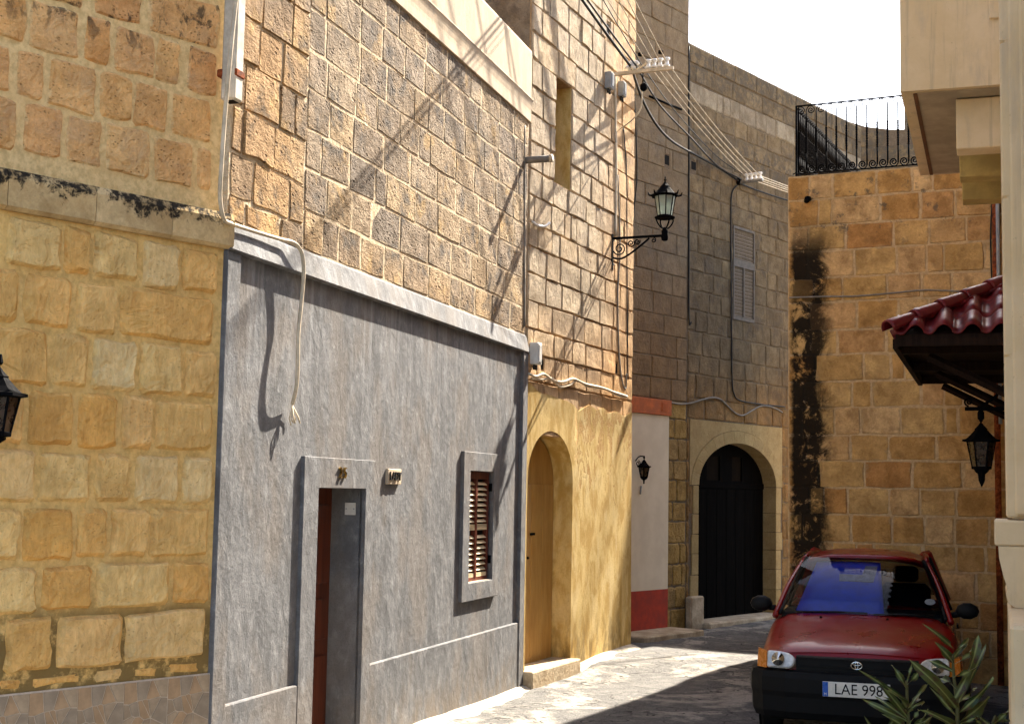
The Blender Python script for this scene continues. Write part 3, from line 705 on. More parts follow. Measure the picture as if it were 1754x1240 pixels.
# louvred shutter
M['frame_grey'] = plain('grey_shutter_paint', (.15, .125, .10), .75, .25, .3, 12, .1)
shw = MB().slab(rect(SH[0], SH[1], SH[2], SH[3]), [rect(SH[0]+.03, SH[1]-.03, 5.19, 5.63), rect(SH[0]+.03, 2.79, 4.38, 5.09), rect(2.825, SH[1]-.03, 4.38, 5.09)], -.018, .06).build('louvred_shutter', M['frame_grey'], hg)
for a, b, c_, d in ((SH[0]+.03, SH[1]-.03, 5.19, 5.63), (SH[0]+.03, 2.79, 4.38, 5.09), (2.825, SH[1]-.03, 4.38, 5.09)):
    box('backing', M['dark'], shw, a, b, .05, .058, c_, d)
    sm = MB().box(0, b-a, -.004, .004, -.022, .022).mesh('slat'); k = int((d-c_)/.05)
    for i in range(k): mkobj('slat', sm, M['slat_grey'], shw, (a, .012, c_+.028+.05*i), (R(-40), 0, 0))

# ------------------------------------------------------------------ far house closing the side street
rng = random.Random(66)
FF = Face((5.7, 25.2), (.93, -.36))
hf = house('far_house', FF, 'far stone house with a curved parapet seen through the terrace railing')
top = [(3.2, 8.52), (2.4, 8.5), (2.0, 8.46), (1.5, 8.45), (1.1, 8.48), (.7, 8.56), (.35, 8.7), (.0, 8.9)]
fw = MB().slab([(0, 0), (3.2, 0)]+top, [], 0, 1.0).build('stone_wall', M['dark_mort'], hf)
def ftop(u):
    for (a, za), (b, zb) in zip(top[:-1], top[1:]):
        if b <= u <= a: return zb+(za-zb)*(u-b)/(a-b)
    return 8
put_blocks(fw, M['G_st'], [q for q in courses([6.3+.27*i for i in range(9)], .02, 3.18, rng, .35, .6) if q[3] < min(ftop(q[0]), ftop(q[1]))], rng, joint=.012, out=.012, sink=0, jit=.006, r=.015)
FT = Face((7.52, 26.6), (.93, -.36))
ht = house('distant_tower', FT, 'narrow grey wall of a distant tower rising beside the enclosed balcony')
tw = MB().slab(rect(0, 2.2, 0, 11), [], 0, 1.5).build('stone_wall', M['dark_mort'], ht)
put_blocks(tw, M['E_st'], courses([7.6+.3*i for i in range(12)], .01, 2.19, rng, .4, .7), rng, joint=.012, out=.012, sink=0, jit=.006, r=.015)

# ------------------------------------------------------------------ H: terrace house behind the car
rng = random.Random(77)
hh_ = house('terrace_house', FH, 'orange limestone house with black lichen stain and roof terrace behind the red car')
def exH(n, v, c):
    x, y, z = n.sep(v)
    n1 = n.noise(v, 4.2, 6, .72, .5); n2 = n.noise(v, 11, 6, .75); n3 = n.noise(n.vmul(v, (1, 1, 2.2)), 2.2, 3, .6)
    loc_ = n.node('ShaderNodeObjectInfo').outputs['Location']
    uc = n.math('ADD', n.node('ShaderNodeVectorMath', {0: loc_, 1: (FH.d.x, FH.d.y, 0)}, operation='DOT_PRODUCT').outputs['Value'], -(FH.P.x*FH.d.x+FH.P.y*FH.d.y))
    blk = n.math('MULTIPLY', n.rng(uc, .62, .46), n.rng(n.rand(), .05, .2, .8, 1))
    pat = n.rng(n.math('ADD', n1, n.math('MULTIPLY', n.math('SUBTRACT', n2, .5), .35)), .33, .47)
    m = n.math('MULTIPLY', n.math('MULTIPLY', blk, pat), n.math('MULTIPLY', n.rng(z, 4.95, 4.4), n.math('MULTIPLY', n.rng(n.math('ADD', x, n.math('MULTIPLY', n.math('SUBTRACT', n1, .5), .55)), .52, .34), n.rng(n.math('ADD', x, n.math('MULTIPLY', n.math('SUBTRACT', n2, .5), .12)), .0, .07))))
    c = n.mix(n.math('MULTIPLY', m, .98), c, (.010, .008, .006))
    sp_ = n.math('MULTIPLY', n.rng(n.noise(v, 6, 6, .75), .55, .64), n.math('MULTIPLY', n.rng(z, 4.3, 4.8), .75)); c = n.mix(sp_, c, (.10, .085, .065))
    return c
M['H_st'] = stone('orange_limestone', [(0, (0.561, 0.338, 0.122)), (.25, (0.636, 0.409, 0.166)), (.5, (0.536, 0.292, 0.094)), (.75, (0.687, 0.456, 0.221)), (.92, (0.471, 0.228, 0.072)), (1, (0.586, 0.362, 0.132))], (.2, .10, .035), .5, 5, .5, .6, 45, exH, hh_, smear=(.42, .29, .15), smear_amt=.6)
M['H_mort'] = mortar('pinkish_mortar', (.60, .42, .23), (.44, .29, .13), .5, .5, exH, hh_)
hw = MB().slab(rect(0, 2.3, 0, 5.31), [], 0, 4.5).build('stone_wall', M['H_mort'], hh_)
zH = [0]+zrange(0, 5.31, .28, rng, .014)[1:]
put_blocks(hw, M['H_st'], courses(zH, .004, 2.29, rng, .26, .52, .12), rng, joint=.014, out=.007, outv=.004, sink=.003, jit=.007, r=.014, k=2, soft=.007)
side = MB().slab(rect(-4.4, -.01, 0, 5.3), [], 0, .02).build('side_wall', M['H_mort'], hh_, rot=(0, 0, R(-90)))
tube('rain_spout', M['iron'], hh_, [(.23, .03, 5.06), (.23, -.09, 5.04), (.23, -.12, 5.0)], .028, 10)
tube('wall_cable', M['grey_cable'], hh_, smoothpath([FH.loc(*p, .018) for p in ((1352, 510), (1380, 509), (1420, 508), (1470, 507), (1530, 502), (1580, 497), (1620, 498), (1690, 501))]), .009)
for k, (a, b, c_) in enumerate(((1700, 1697, 0), (1707, 1704, 0), (1713, 1711, 0))):
    tube('wall_cable', M['black_cable'] if k != 1 else M['grey_cable'], hh_, smoothpath([FH.loc(a, 338, .02), FH.loc((a+b)/2-2+k, 410, .02), FH.loc(b+2, 500, .02), FH.loc(b, 640, .02)]), .007)

# terrace railing
rl = house('terrace_railing', FH, 'black wrought iron railing with scrolls and twisted bars on the terrace roof', 'railing', 5.335)
def bar_mesh(h):
    m = MB(); P = []
    m.tube([(0, 0, .045), (0, 0, h*.30)], .009, 6); m.tube([(0, 0, h*.66), (0, 0, h-.06)], .0075, 6)
    k = 15; vv = []
    for i in range(k*2+1):
        z = h*.30+h*.36*i/(2*k); r = .015 if i % 2 else .008
        for j in range(6): vv.append((r*math.cos(math.pi*j/3+i*.35), r*math.sin(math.pi*j/3+i*.35), z))
    m.add(vv, [(i*6+j, i*6+(j+1) % 6, (i+1)*6+(j+1) % 6, (i+1)*6+j) for i in range(2*k) for j in range(6)])
    m.tube([(0, 0, h-.06), (.006, 0, h-.04), (.022, 0, h-.016), (.045, 0, h-.006)], .005, 5)
    m.tube([(0, 0, .045), (-.006, 0, .03), (-.02, 0, .014), (-.04, 0, .008)], .006, 5)
    return m.mesh('bar', True)
def scroll_mesh(up, h):
    m = MB()
    if up: m.tube(spiral((.05, 0, h-.055), .044, .008, R(100), -1.6, (1, 0, 0), (0, 0, 1), 26), .0055, 5)
    else: m.tube(spiral((-.048, 0, .055), .044, .008, R(-80), -1.6, (1, 0, 0), (0, 0, 1), 26), .008, 5)
    return m.mesh('scroll', True)
HB = .76
bm_, su, sl = bar_mesh(HB), scroll_mesh(True, HB), scroll_mesh(False, HB)
def railing(par, x0, x1, y, axis_, SP=.1085):
    d = (1, 0) if axis_ == 'x' else (0, 1)
    L = x1-x0; rz = 0 if axis_ == 'x' else R(90)
    ox, oy = (x0, y) if axis_ == 'x' else (y, x0)
    for z, r in ((HB, .011), (.004, .010)):
        MB().box(0, L, -.009, .009, z-r*.6, z+r*.6).build('rail', M['iron'], par, (ox, oy, 0), (0, 0, rz))
    k = int(L/SP)
    for i in range(k+1):
        p = (ox+d[0]*SP*i, oy+d[1]*SP*i, 0)
        mkobj('bar', bm_, M['iron'], par, p, (0, 0, rz)).scale = (1, 1, 1) if axis_ == 'x' else (2.2, 2.2, 1)
        if i < k: mkobj('scroll', su, M['iron'], par, p, (0, 0, rz))
        if i: mkobj('scroll', sl, M['iron'], par, p, (0, 0, rz))
    for i in (0, k): 
        p = (ox+d[0]*SP*i, oy+d[1]*SP*i, 0); MB().box(-.01, .01, -.01, .01, -.06, HB).build('post', M['iron'], par, p)
railing(rl, .085, 2.25, .03, 'x')
railing(rl, .12, 3.4, .085, 'y', .075)
for k in range(9): MB().box(-.006, .006, .12, 3.4, .06+.078*k, .075+.078*k).build('cross_rod', M['iron'], rl, (.085, 0, 0))

# ------------------------------------------------------------------ I: cream house on the right
hi = house('cream_house', FI, 'cream house on the right edge with enclosed balcony and moulded window surround')
n = NB('cream_paint', .75, .25); v = n.obj(hi); f1 = n.noise(v, 2.5, 6, .65, .3); f2 = n.noise(v, 45, 4, .7); f3 = n.noise(n.vmul(v, (4, 4, 1)), 1.6, 6, .7)
c = n.mix(n.rng(f1, .35, .68), (.66, .50, .29), (.74, .58, .37)); c = n.mix(n.rng(f3, .5, .7, 0, .55), c, (.50, .40, .29)); c = n.mix(n.rng(n.noise(n.vmul(v, (16, 16, .7)), 1.4, 5, .7), .54, .7, 0, .45), c, (.40, .31, .21)); c = n.mix(n.rng(f2, .66, .72, 0, .5), c, (.3, .2, .12))
M['cream'] = n.done(c, n.bump(n.math('ADD', f1, n.math('MULTIPLY', f2, .3)), .25, .012))
M['cream_grey'] = plain('grey_soffit', (.42, .34, .24), .85, .2, .2, 5, .1)
M['corbel_paint'] = plain('ochre_corbel', (.46, .34, .13), .85, .2, .2, 6, .1)  # darker tone paints shade onto the corbels behind the nearest one
M['brown_trim'] = plain('brown_trim', (.16, .07, .03), .7, .3, .3, 10)
MB().slab(rect(0, IU(4.0), 0, 8.2), [rect(IU(5.02)-.9, IU(5.02)-.0, 1.8, 3.6)], 0, 3.5).build('street_wall', M['cream'], hi)
box('window_pane', M['dark'], hi, IU(5.9), IU(5.02), .15, .2, 1.8, 3.6)
# enclosed balcony
B0, B1, BP = IU(11.45), IU(9.0), .69
zb = 4.43
bal = MB().profile([(-.002, zb), (-BP, zb), (-BP, 7.2), (-.002, 7.2)], B0, B1).build('enclosed_balcony', M['cream'], hi)
box('soffit', M['cream_grey'], bal, B0+.06, B1-.05, -BP+.1, -.01, zb-.006, zb-.001)
box('drip_strip', M['brown_trim'], bal, B0+.05, B1-.06, -BP+.075, -BP+.10, zb-.012, zb-.001)
box('corner_pilaster', M['cream'], bal, B1+.001, B1+.025, -.15, -.003, zb+.42, 7.2, .005)
box('corner_pilaster', M['cream'], bal, B1+.001, B1+.045, -.07, -.004, zb+.32, 7.2, .005)
for s_ in (9.22, 10.05, 10.85):
    a = IU(s_+.2); o = MB().profile([(-.002, zb-.34), (-.36, zb-.34), (-.36, zb-.013), (-.002, zb-.013)], a, a+.2).build('corbel', M['cream'] if s_ < 9.5 else M['corbel_paint'], bal, bevel=.006)
# moulded window surround close to the viewer
su_ = box('window_surround', M['cream'], hi, IU(5.358), IU(5.002), -.106, .002, 1.79, 6.2, .012)
for k in range(8): box('jamb_stone', M['cream'], su_, IU(5.36), IU(5.0), -.112, -.02, 1.79+.55*k+.002, 1.79+.55*k+.548, .006)
box('surround_fillet', M['cream'], su_, IU(5.32), IU(4.98), -.085, .0, 1.8, 6.2, .008)
box('surround_fillet', M['cream'], su_, IU(5.28), IU(4.955), -.05, .0, 1.8, 6.2, .008)
sl_ = box('window_sill', M['cream'], hi, IU(5.42), IU(4.92), -.152, .002, 1.70, 1.785, .006)
MB().profile([(.002, 1.5), (-.09, 1.5), (-.112, 1.515), (-.118, 1.54), (-.112, 1.56), (-.125, 1.6), (-.138, 1.66), (-.14, 1.699), (.002, 1.699)], IU(5.38), IU(4.9)).build('sill_console', M['cream'], sl_)
box('apron_panel', M['cream'], hi, IU(5.33), IU(4.2), -.112, .002, .1, 1.499, .01)
box('door_frame', M['brown_trim'], hi, IU(14.3), IU(13.1), -.05, .002, .05, 2.9, .01)
dd = box('side_door', M['door_black'], hi, IU(13.0), IU(11.6), -.03, .002, .05, 2.75, .01)
for x_ in (IU(14.72), ): tube('downpipe', M['rust'], hi, [(x_, -.13, .05), (x_, -.13, 3.3), (x_, -.12, 5.0)], .032, 10)
tube('conduit', M['grey_plastic'], hi, [(IU(14.55), -.1, 2.6), (IU(14.55), -.1, 5.2)], .018, 8)

# ------------------------------------------------------------------ lanterns
def lantern(par, n_, rt, rb, h, ears=False, zc=0.0, tip=True, glass='glass'):
    """glass body from z=zc up, wide at the top; roof and finial above"""
    r0 = math.pi/n_
    gl = MB(); vv = []
    for i in range(n_):
        a, b = r0+2*math.pi*i/n_, r0+2*math.pi*(i+1)/n_
        q = [(rb*math.cos(a), rb*math.sin(a), 0), (rb*math.cos(b), rb*math.sin(b), 0), (rt*math.cos(b), rt*math.sin(b), h), (rt*math.cos(a), rt*math.sin(a), h)]
        cx = sum(p[0] for p in q)/4; cy = sum(p[1] for p in q)/4
        k = math.cos(math.pi/n_); s_ = .97
        q = [(cx+(p[0]-cx)*s_*.95, cy+(p[1]-cy)*s_*.95, p[2]) for p in q]
        inn = [(p[0]*.96, p[1]*.96, p[2]) for p in q]
        MB().add(q+inn, [(0, 1, 2, 3), (7, 6, 5, 4), (0, 4, 5, 1), (1, 5, 6, 2), (2, 6, 7, 3), (3, 7, 4, 0)]).build('glass_pane', M[glass], par, (0, 0, zc))
        MB().tube([(rb*math.cos(a), rb*math.sin(a), 0), (rt*math.cos(a), rt*math.sin(a), h)], max(.007, rt*.055), 5).build('frame_bar', M['iron'], par, (0, 0, zc))
    MB().lathe([(rb*.3, -.012), (rb*1.12, -.006), (rb*1.16, .012), (rb*1.0, .02)], n_, rot0=r0).build('base_ring', M['iron'], par, (0, 0, zc))
    e = rt*1.36
    MB().lathe([(rt*.9, h-.006), (e, h+.002), (e*1.0, h+.016), (rt*1.08, h+.028*rt/.13), (rt*.78, h+.065*rt/.13), (rt*.45, h+.115*rt/.13), (rt*.47, h+.125*rt/.13), (rt*.40, h+.132*rt/.13), (rt*.2, h+.16*rt/.13), (rt*.1, h+.18*rt/.13)], n_, rot0=r0).build('roof', M['iron'], par, (0, 0, zc))
    zt = h+.18*rt/.13
    MB().lathe([(rt*.09, -.01), (rt*.06, .015*rt/.13), (rt*.17, .025*rt/.13), (rt*.06, .036*rt/.13), (rt*.08, .05*rt/.13), (.002, .075*rt/.13)], 8).build('finial', M['iron'], par, (0, 0, zc+zt), smooth=True)
    if ears:
        for i in range(n_):
            a = r0+2*math.pi*i/n_; d = Vector((math.cos(a), math.sin(a), 0))
            MB().tube([d*e*.9+Vector((0, 0, h+.004)), d*(e+.02)+Vector((0, 0, h+.012)), d*(e+.034)+Vector((0, 0, h+.045))], [.014, .012, .004], 6).build('roof_ear', M['iron'], par, (0, 0, zc))
# street lamp on the yellow house
u_, z_ = FC.uz(1047, 409)
L1 = house('street_lamp', FC, 'black cast iron street lamp with frosted lantern on scrolled bracket at the stone corner', 'street lamp')
L1.location = FC.pt(u_, z_)
NL = .63
bk = MB().box(-.022, .022, -.022, -.012, -.36, .05).build('wall_plate', M['iron'], L1)
for z in (-.30, -.02): MB().lathe([(.012, 0), (.012, .012), (.004, .018)], 6).build('bolt', M['galv'], bk, (0, -.022, z), (R(90), 0, 0))
MB().box(-.016, .016, -NL, -.02, -.012, .012).build('arm', M['iron'], L1)
tube('brace', M['iron'], L1, smoothpath([(0, -.025, -.22), (0, -.09, -.235), (0, -.15, -.225), (0, -.24, -.175), (0, -.36, -.09), (0, -.45, -.02)]), .012, 6)
Y, Z = (0, -1, 0), (0, 0, 1)
for c_, r_, a0, tn in (((0, -.10, -.12), .075, 200, 1.7), ((0, -.235, -.065), .045, 30, -1.5), ((0, -.31, -.05), .034, 30, -1.5), ((0, -.50, -.045), .03, 90, -1.3)):
    tube('scroll', M['iron'], L1, spiral(c_, r_, r_*.2, R(a0), tn, Y, Z, 28), .0075, 6)
MB().lathe([(.02, -.06), (.036, -.05), (.04, -.02), (.034, .02), (.038, .05), (.026, .07), (.02, .09)], 12).build('lamp_socket', M['iron'], L1, (0, -NL, 0), smooth=True)
for s_ in range(4):
    a = R(45+90*s_); d = Vector((math.cos(a), math.sin(a), 0))
    tube('yoke_arm', M['iron'], L1, smoothpath([Vector((0, -NL, .075))+d*.015, Vector((0, -NL, .095))+d*.055, Vector((0, -NL, .14))+d*.092, Vector((0, -NL, .18))+d*.105, Vector((0, -NL, .2))+d*.082]), .0085, 6)
hd = mkobj('lantern_head', MB().lathe([(.105, 0), (.115, .006), (.115, .018), (.1, .022)], 16).mesh('lantern_head'), M['iron'], L1, (0, -NL, .19))
lantern(hd, 8, .116, .078, .235, True, .02)
# small wall lanterns
def wall_lantern(face, px, py, nout, size, label, sides=6, up=False):
    o = house('wall_lantern', face, label, 'lantern'); u_, z_ = face.uz(px, py, nout); o.location = face.pt(u_, z_)
    s = size
    MB().lathe([(.055*s, 0), (.06*s, .012*s), (.035*s, .03*s)], 10).build('wall_plate', M['iron'], o, (0, -.001, .27*s), (R(90), 0, 0), True)
    tube('arm', M['iron'], o, smoothpath([(0, -.01, .27*s), (0, -nout*.45, .36*s), (0, -nout*.9, .37*s), (0, -nout, .33*s)]), .011*s, 6)
    tube('scroll', M['iron'], o, spiral((0, -nout*.4, .25*s), .05*s, .012*s, R(80), -1.4, Y, Z), .008*s, 5)
    h_ = mkobj('lantern_head', MB().lathe([(.012*s, .33*s), (.02*s, .34*s), (.012*s, .38*s)], 8).mesh('lantern_head'), M['iron'], o, (0, -nout, 0))
    lantern(h_, sides, .1*s, .062*s, .18*s, False, -.0*s, glass='clear')
    MB().lathe([(.05*s, 0), (.05*s, -.01), (.02*s, -.03*s), (.012*s, -.07*s), (.018*s, -.08*s), (.002, -.1*s)], 8).build('drop_finial', M['iron'], h_, (0, 0, -.01*s), smooth=True)
    return o
wall_lantern(FA, -8, 745, .22, 1.0, 'black carriage lantern cut by the left edge against tan stone')
wall_lantern(FG, 1103, 818, .15, .72, 'small black lantern on the white wall between the red bands')
tube('wall_tag', M['galv'], None, [FG.pt(*FG.uz(1095, 832), .03), FG.pt(*FG.uz(1093, 846), .03)], .012).name = 'metal_strip'
tag(bpy.data.objects['metal_strip'], 'small pale metal strip under the lantern on the white wall', 'strip')
# hanging lantern beneath the tiled canopy
L4 = house('hanging_lantern', FI, 'black lantern hanging from a scrolled iron arm under the red tiled canopy', 'lantern')
s4 = 11.6; E_ = Face(ipos(s4), (-DI.y, DI.x))
o4, z4 = E_.uz(1680, 700); L4.location = FI.pt(IU(s4), z4-.06)
MB().box(-.015, .015, -o4-.12, 0, .045, .075).build('arm', M['iron'], L4)
tube('scroll', M['iron'], L4, spiral((0, -o4-.09, .115), .035, .01, R(-90), 1.3, Y, Z), .007, 6)
tube('brace', M['iron'], L4, smoothpath([(0, -o4+.0, .08), (0, -o4*.55, .16), (0, -.02, .33)]), .012, 6)
h4 = mkobj('lantern_head', MB().lathe([(.014, -.03), (.026, -.02), (.026, .03), (.014, .05)], 8).mesh('lantern_head'), M['iron'], L4, (0, -o4, 0))
lantern(h4, 6, .105, .066, .21, False, -.41, glass='clear')
MB().lathe([(.06, 0), (.05, -.02), (.028, -.04), (.024, -.09), (.012, -.12), (.002, -.14)], 8).build('drop_finial', M['iron'], h4, (0, 0, -.415), smooth=True)

# ------------------------------------------------------------------ red tiled canopy
M['redtile'] = None
n = NB('glazed_red_tile', .4, .3); v = n.pos(); f1 = n.noise(v, 9, 5, .7)
M['redtile'] = n.done(n.mix(n.rng(f1, .35, .65), (.085, .004, .006), (.15, .008, .010)), n.bump(n.noise(v, 60, 3), .08, .004), n.rng(f1, .3, .7, .32, .6))
cn = house('tiled_canopy', FI, 'small canopy of glazed dark red roof tiles on dark timber brackets', 'canopy')
S0, S1, OFF = 10.65, 14.25, .84
ze, zt_ = 3.06, 3.50
XN = IU(S0); XF = IU(S1)
def tile_mesh(L, w=.2, th=.012):
    """one pantile: runs down +y (eave) with a roll across x"""
    m = MB(); k = 12; rows = 3; vv = []
    for t in (0, 1):
        for j in range(rows+1):
            for i in range(k+1):
                x = i/k; zz = .055*max(0, math.sin(math.pi*min(1, x/.62)))**.8-.016*math.sin(math.pi*max(0, (x-.62)/.38))
                vv.append((x*w*1.04, L*j/rows, zz*(1+.06*j/rows)-t*th))
    W = k+1; o = (rows+1)*W; ff = []
    for j in range(rows):
        for i in range(k):
            a = j*W+i; ff += [(a, a+1, a+W+1, a+W), (a+o, a+W+o, a+W+1+o, a+1+o)]
    for i in range(k): ff += [(i, i+o, i+1+o, i+1), (rows*W+i, rows*W+i+1, rows*W+i+1+o, rows*W+i+o)]
    for j in range(rows): ff += [(j*W, (j+1)*W, (j+1)*W+o, j*W+o), (j*W+k, j*W+k+o, (j+1)*W+k+o, (j+1)*W+k)]
    return m.add(vv, ff).mesh('roof_tile', True)
rise = zt_-ze; sl_a = math.atan2(rise, OFF)
TL = .36
tm = tile_mesh(TL)
# street slope (eave runs along the wall) and the hipped near end
def add_tile(o, dx, dn, down):   # eave corner position o, dx along eave, dn up-slope direction (both unit, local)
    x = Vector(dx); d = Vector(down); z = x.cross(d); z = z if z.z > 0 else -z
    if x.cross(d).z < 0: pass
    m = Matrix((x, d, z)).transposed().to_4x4(); 
    q = mkobj('roof_tile', tm, M['redtile'], cn); q.matrix_local = Matrix.Translation(o)@m; return q
dn_h = Vector((math.cos(sl_a), 0, -math.sin(sl_a)))      # near hip falls towards the viewer (+x local)
dn_s = Vector((0, -math.cos(sl_a), -math.sin(sl_a)))
SLp = OFF/math.cos(sl_a)
for r_ in range(3):
    back = SLp-(r_+1)*.30
    for c_ in range(5):
        y0 = -OFF+.01+c_*.2
        if -y0-.2 < r_*.28-.02 or True:
            inset = (r_+.6)*.30*math.cos(sl_a)
            if OFF+y0 < inset-.16: continue
            top = Vector((XN, 0, ze))-dn_h*((r_)*.30+TL)+Vector((.04, 0, .02))
            if y0 > -.18: continue
            add_tile(Vector((top.x, y0+.2, top.z+.004*r_)), (0, -1, 0), None, dn_h)
for r_ in range(3):
    for c_ in range(int((XN-XF)/.2)):
        x0 = XF+c_*.2; inset = (r_+.6)*.30*math.cos(sl_a)
        if XN-x0-.1 < inset: continue
        top = Vector((0, -OFF, ze))-dn_s*((r_)*.30+TL)+Vector((0, -.04, .02))
        add_tile(Vector((x0, top.y, top.z+.004*r_)), (1, 0, 0), None, dn_s)
hipA = Vector((XN+.05, -OFF-.05, ze+.035)); hipB = Vector((XN-OFF, -.01, zt_+.07))
for k in range(5):
    a = hipA.lerp(hipB, k/5); b = hipA.lerp(hipB, (k+1)/5+.03)
    d = (b-a); sx_ = Vector((-d.y, d.x, 0)).normalized(); upv = d.normalized().cross(sx_); upv = upv if upv.z > 0 else -upv
    m = MB(); vv = []
    for t, (c_, rr) in enumerate(((a, .068), (a.lerp(b, .12), .07), (a.lerp(b, .8), .056), (b, .052))):
        for j in range(10):
            an = R(-10)+R(200)*j/9; vv.append(c_+sx_*math.cos(an)*rr+upv*(math.sin(an)*rr*1.05))
        for j in range(9, -1, -1):
            an = R(-10)+R(200)*j/9; vv.append(c_+sx_*math.cos(an)*(rr-.012)+upv*(math.sin(an)*(rr-.012)*1.05))
    ff = [(i*20+j, i*20+(j+1) % 20, (i+1)*20+(j+1) % 20, (i+1)*20+j) for i in range(3) for j in range(20)]
    for i in (0, 3): ff += [(i*20+j, i*20+j+1, i*20+18-j, i*20+19-j) for j in range(9)]
    m.add(vv, ff).build('ridge_tile', M['redtile'], cn, smooth=True)
M['timber'] = wood('dark_timber', (.016, .008, .005), .8, .1)
MB().add([(XN, -OFF, ze), (XN, 0, ze), (XF, 0, ze), (XF, -OFF, ze), (XN-OFF, 0, zt_), (XF, 0, zt_), (XN, -OFF, ze-.03), (XN, 0, ze-.03), (XF, 0, ze-.03), (XF, -OFF, ze-.03)],
         [(0, 1, 4), (0, 4, 5, 3), (6, 9, 8, 7), (0, 6, 7, 1), (1, 7, 8, 2), (2, 8, 9, 3), (3, 9, 6, 0), (1, 2, 5, 4), (2, 3, 5)]).build('roof_deck', M['timber'], cn)
box('fascia', M['timber'], cn, XF, XN-.001, -OFF-.02, -OFF+.02, ze-.10, ze-.031)
box('fascia', M['timber'], cn, XN-.03, XN+.01, -OFF+.021, 0, ze-.085, ze-.031)
for s_ in (11.0, 12.5, 13.9):
    x_ = IU(s_)
    MB().box(x_-.03, x_+.03, -OFF+.03, 0, ze-.11, ze-.034).build('bracket_beam', M['timber'], cn)
    MB().tube([(x_, -.62, ze-.13), (x_, -.02, ze-.44)], .034, 4).build('bracket_strut', M['timber'], cn)
    MB().box(x_-.032, x_+.032, -.05, .0, ze-.62, ze-.035).build('bracket_post', M['timber'], cn)

# ------------------------------------------------------------------ wires, insulators, cables and boxes
def loose(name, label, cat, mat, pts, r, group=None, n_=6, k=6):
    o = tube(name, mat, None, smoothpath(pts, k), r, n_); tag(o, label, cat, group); return o
rk = house('insulator_rack', FC, 'pale arm with white porcelain insulators on the sunlit stone corner', 'insulator rack')
ua, za = FC.uz(1050, 128); rk.location = FC.pt(ua, za)
MB().box(-.02, .02, -.72, 0, -.02, .02).build('arm', M['pale_cable'], rk, bevel=.004)
spool = MB().lathe([(.012, -.05), (.034, -.05), (.036, -.03), (.022, -.015), (.022, .015), (.036, .03), (.034, .05), (.012, .055)], 10).mesh('insulator', True)
SN = (.42, .49, .56, .64)
for y in SN: mkobj('insulator', spool, M['porcelain'], rk, (0, -y, .075))
for y in (.2, .26): mkobj('insulator', spool, M['porcelain'], rk, (.0, -y, .08), (.5, .4, 0))
for y, z in ((.36, .16), (.6, .16)): MB().lathe([(.01, -.02), (.03, -.01), (.03, .02), (.008, .03)], 8).build('cable_clamp', M['iron'], rk, (-.1, -y, z), smooth=True)
tube('strain_rod', M['iron'], rk, [(0, -.36, -.02), (0, -.36, -.14)], .008)
MB().lathe([(.02, -.05), (.04, -.03), (.042, .02), (.015, .045)], 10).build('drop_insulator', M['iron'], rk, (0, -.37, -.18), smooth=True)
tube('jumper_cable', M['pale_cable'], rk, smoothpath([(0, -.02, .0), (.02, -.15, .0), (0, -.28, .03), (0, -.4, .09)]), .009)
tube('jumper_cable', M['pale_cable'], rk, smoothpath([(0, -.35, -.2), (.02, -.33, -.42), (.03, -.22, -.55), (.1, -.05, -.62), (.12, .0, -.66)]), .008)
rk2 = house('insulator_rack', FG, 'grey arm with small insulators on the shaded wall above the louvred shutter', 'insulator rack')
ub, zb2 = FG.uz(1262, 314); rk2.location = FG.pt(ub, zb2)
MB().box(-.02, .02, -.42, 0, -.02, .02).build('arm', M['galv'], rk2, bevel=.004)
SN2 = (.16, .23, .30, .37)
for y in SN2: mkobj('insulator', spool, M['porcelain'], rk2, (0, -y, .06))
MB().lathe([(.02, -.05), (.045, -.03), (.045, .03), (.02, .05)], 8).build('cable_clamp', M['iron'], rk2, (0, -.03, .02), smooth=True)
def sag(a, b, s, k=10): return [a.lerp(b, i/k)+Vector((0, 0, -4*s*(i/k)*(1-i/k))) for i in range(k+1)]
def mast_end(tx, r1):
    dd_ = r1-CAM; px = 877+FOC*dd_.dot(CR)/dd_.dot(CF); py = 620-FOC*dd_.dot(CU)/dd_.dot(CF)
    k = 3.4; return at_depth(px+(tx-px)*k, py*(1-k), 12.4)
ms = house('roof_mast', FB, 'galvanised mast on the grey house roof carrying the overhead wires', 'mast')
tube('pole', M['galv'], ms, [(-1.35, .06, 5.6), (-1.35, .06, 8.6)], .04, 10)
for z in (7.6, 7.9, 8.2): MB().box(-1.38, -.6, -.25, .02, z, z+.05).build('crossarm', M['galv'], ms)
for k in range(4):
    a = FC.pt(1.35+.16*k, 8.0+.05*k, .02); b = Vector((*ipos(8.4+.12*k), 8.1))
    tag(MB().tube(sag(a, b, .12, 12), .005 if k > 1 else .015, 5).build('crossing_cable', M['black_cable'], smooth=True), ('thickest' if not k else ('nearest', 'middle', 'farthest')[k-1]+' thin')+' cable crossing high above the street, its shadow on the parapet', 'cable', 'cables crossing above the street')
wl_ = ('lowest', 'second lowest', 'second highest', 'highest')
tops = (1043, 1061, 1077, 1089)
for i in range(4):
    r1 = FC.pt(ua, za+.075, SN[i]); r2 = FG.pt(ub, zb2+.06, SN2[i])
    e_ = mast_end(tops[i], r1)
    end = FG.pt(5.6+.06*i, zb2-.1+.03*i, .9)
    pts = sag(e_, r1, .03, 8)+sag(r1, r2, .06)[1:]+sag(r2, end, .05)[1:]
    o = MB().tube(pts, .006, 5).build('overhead_wire', M['pale_cable'], smooth=True)
    tag(o, wl_[i]+' of the four thin pale wires on the insulators', 'wire', 'pale overhead wires')
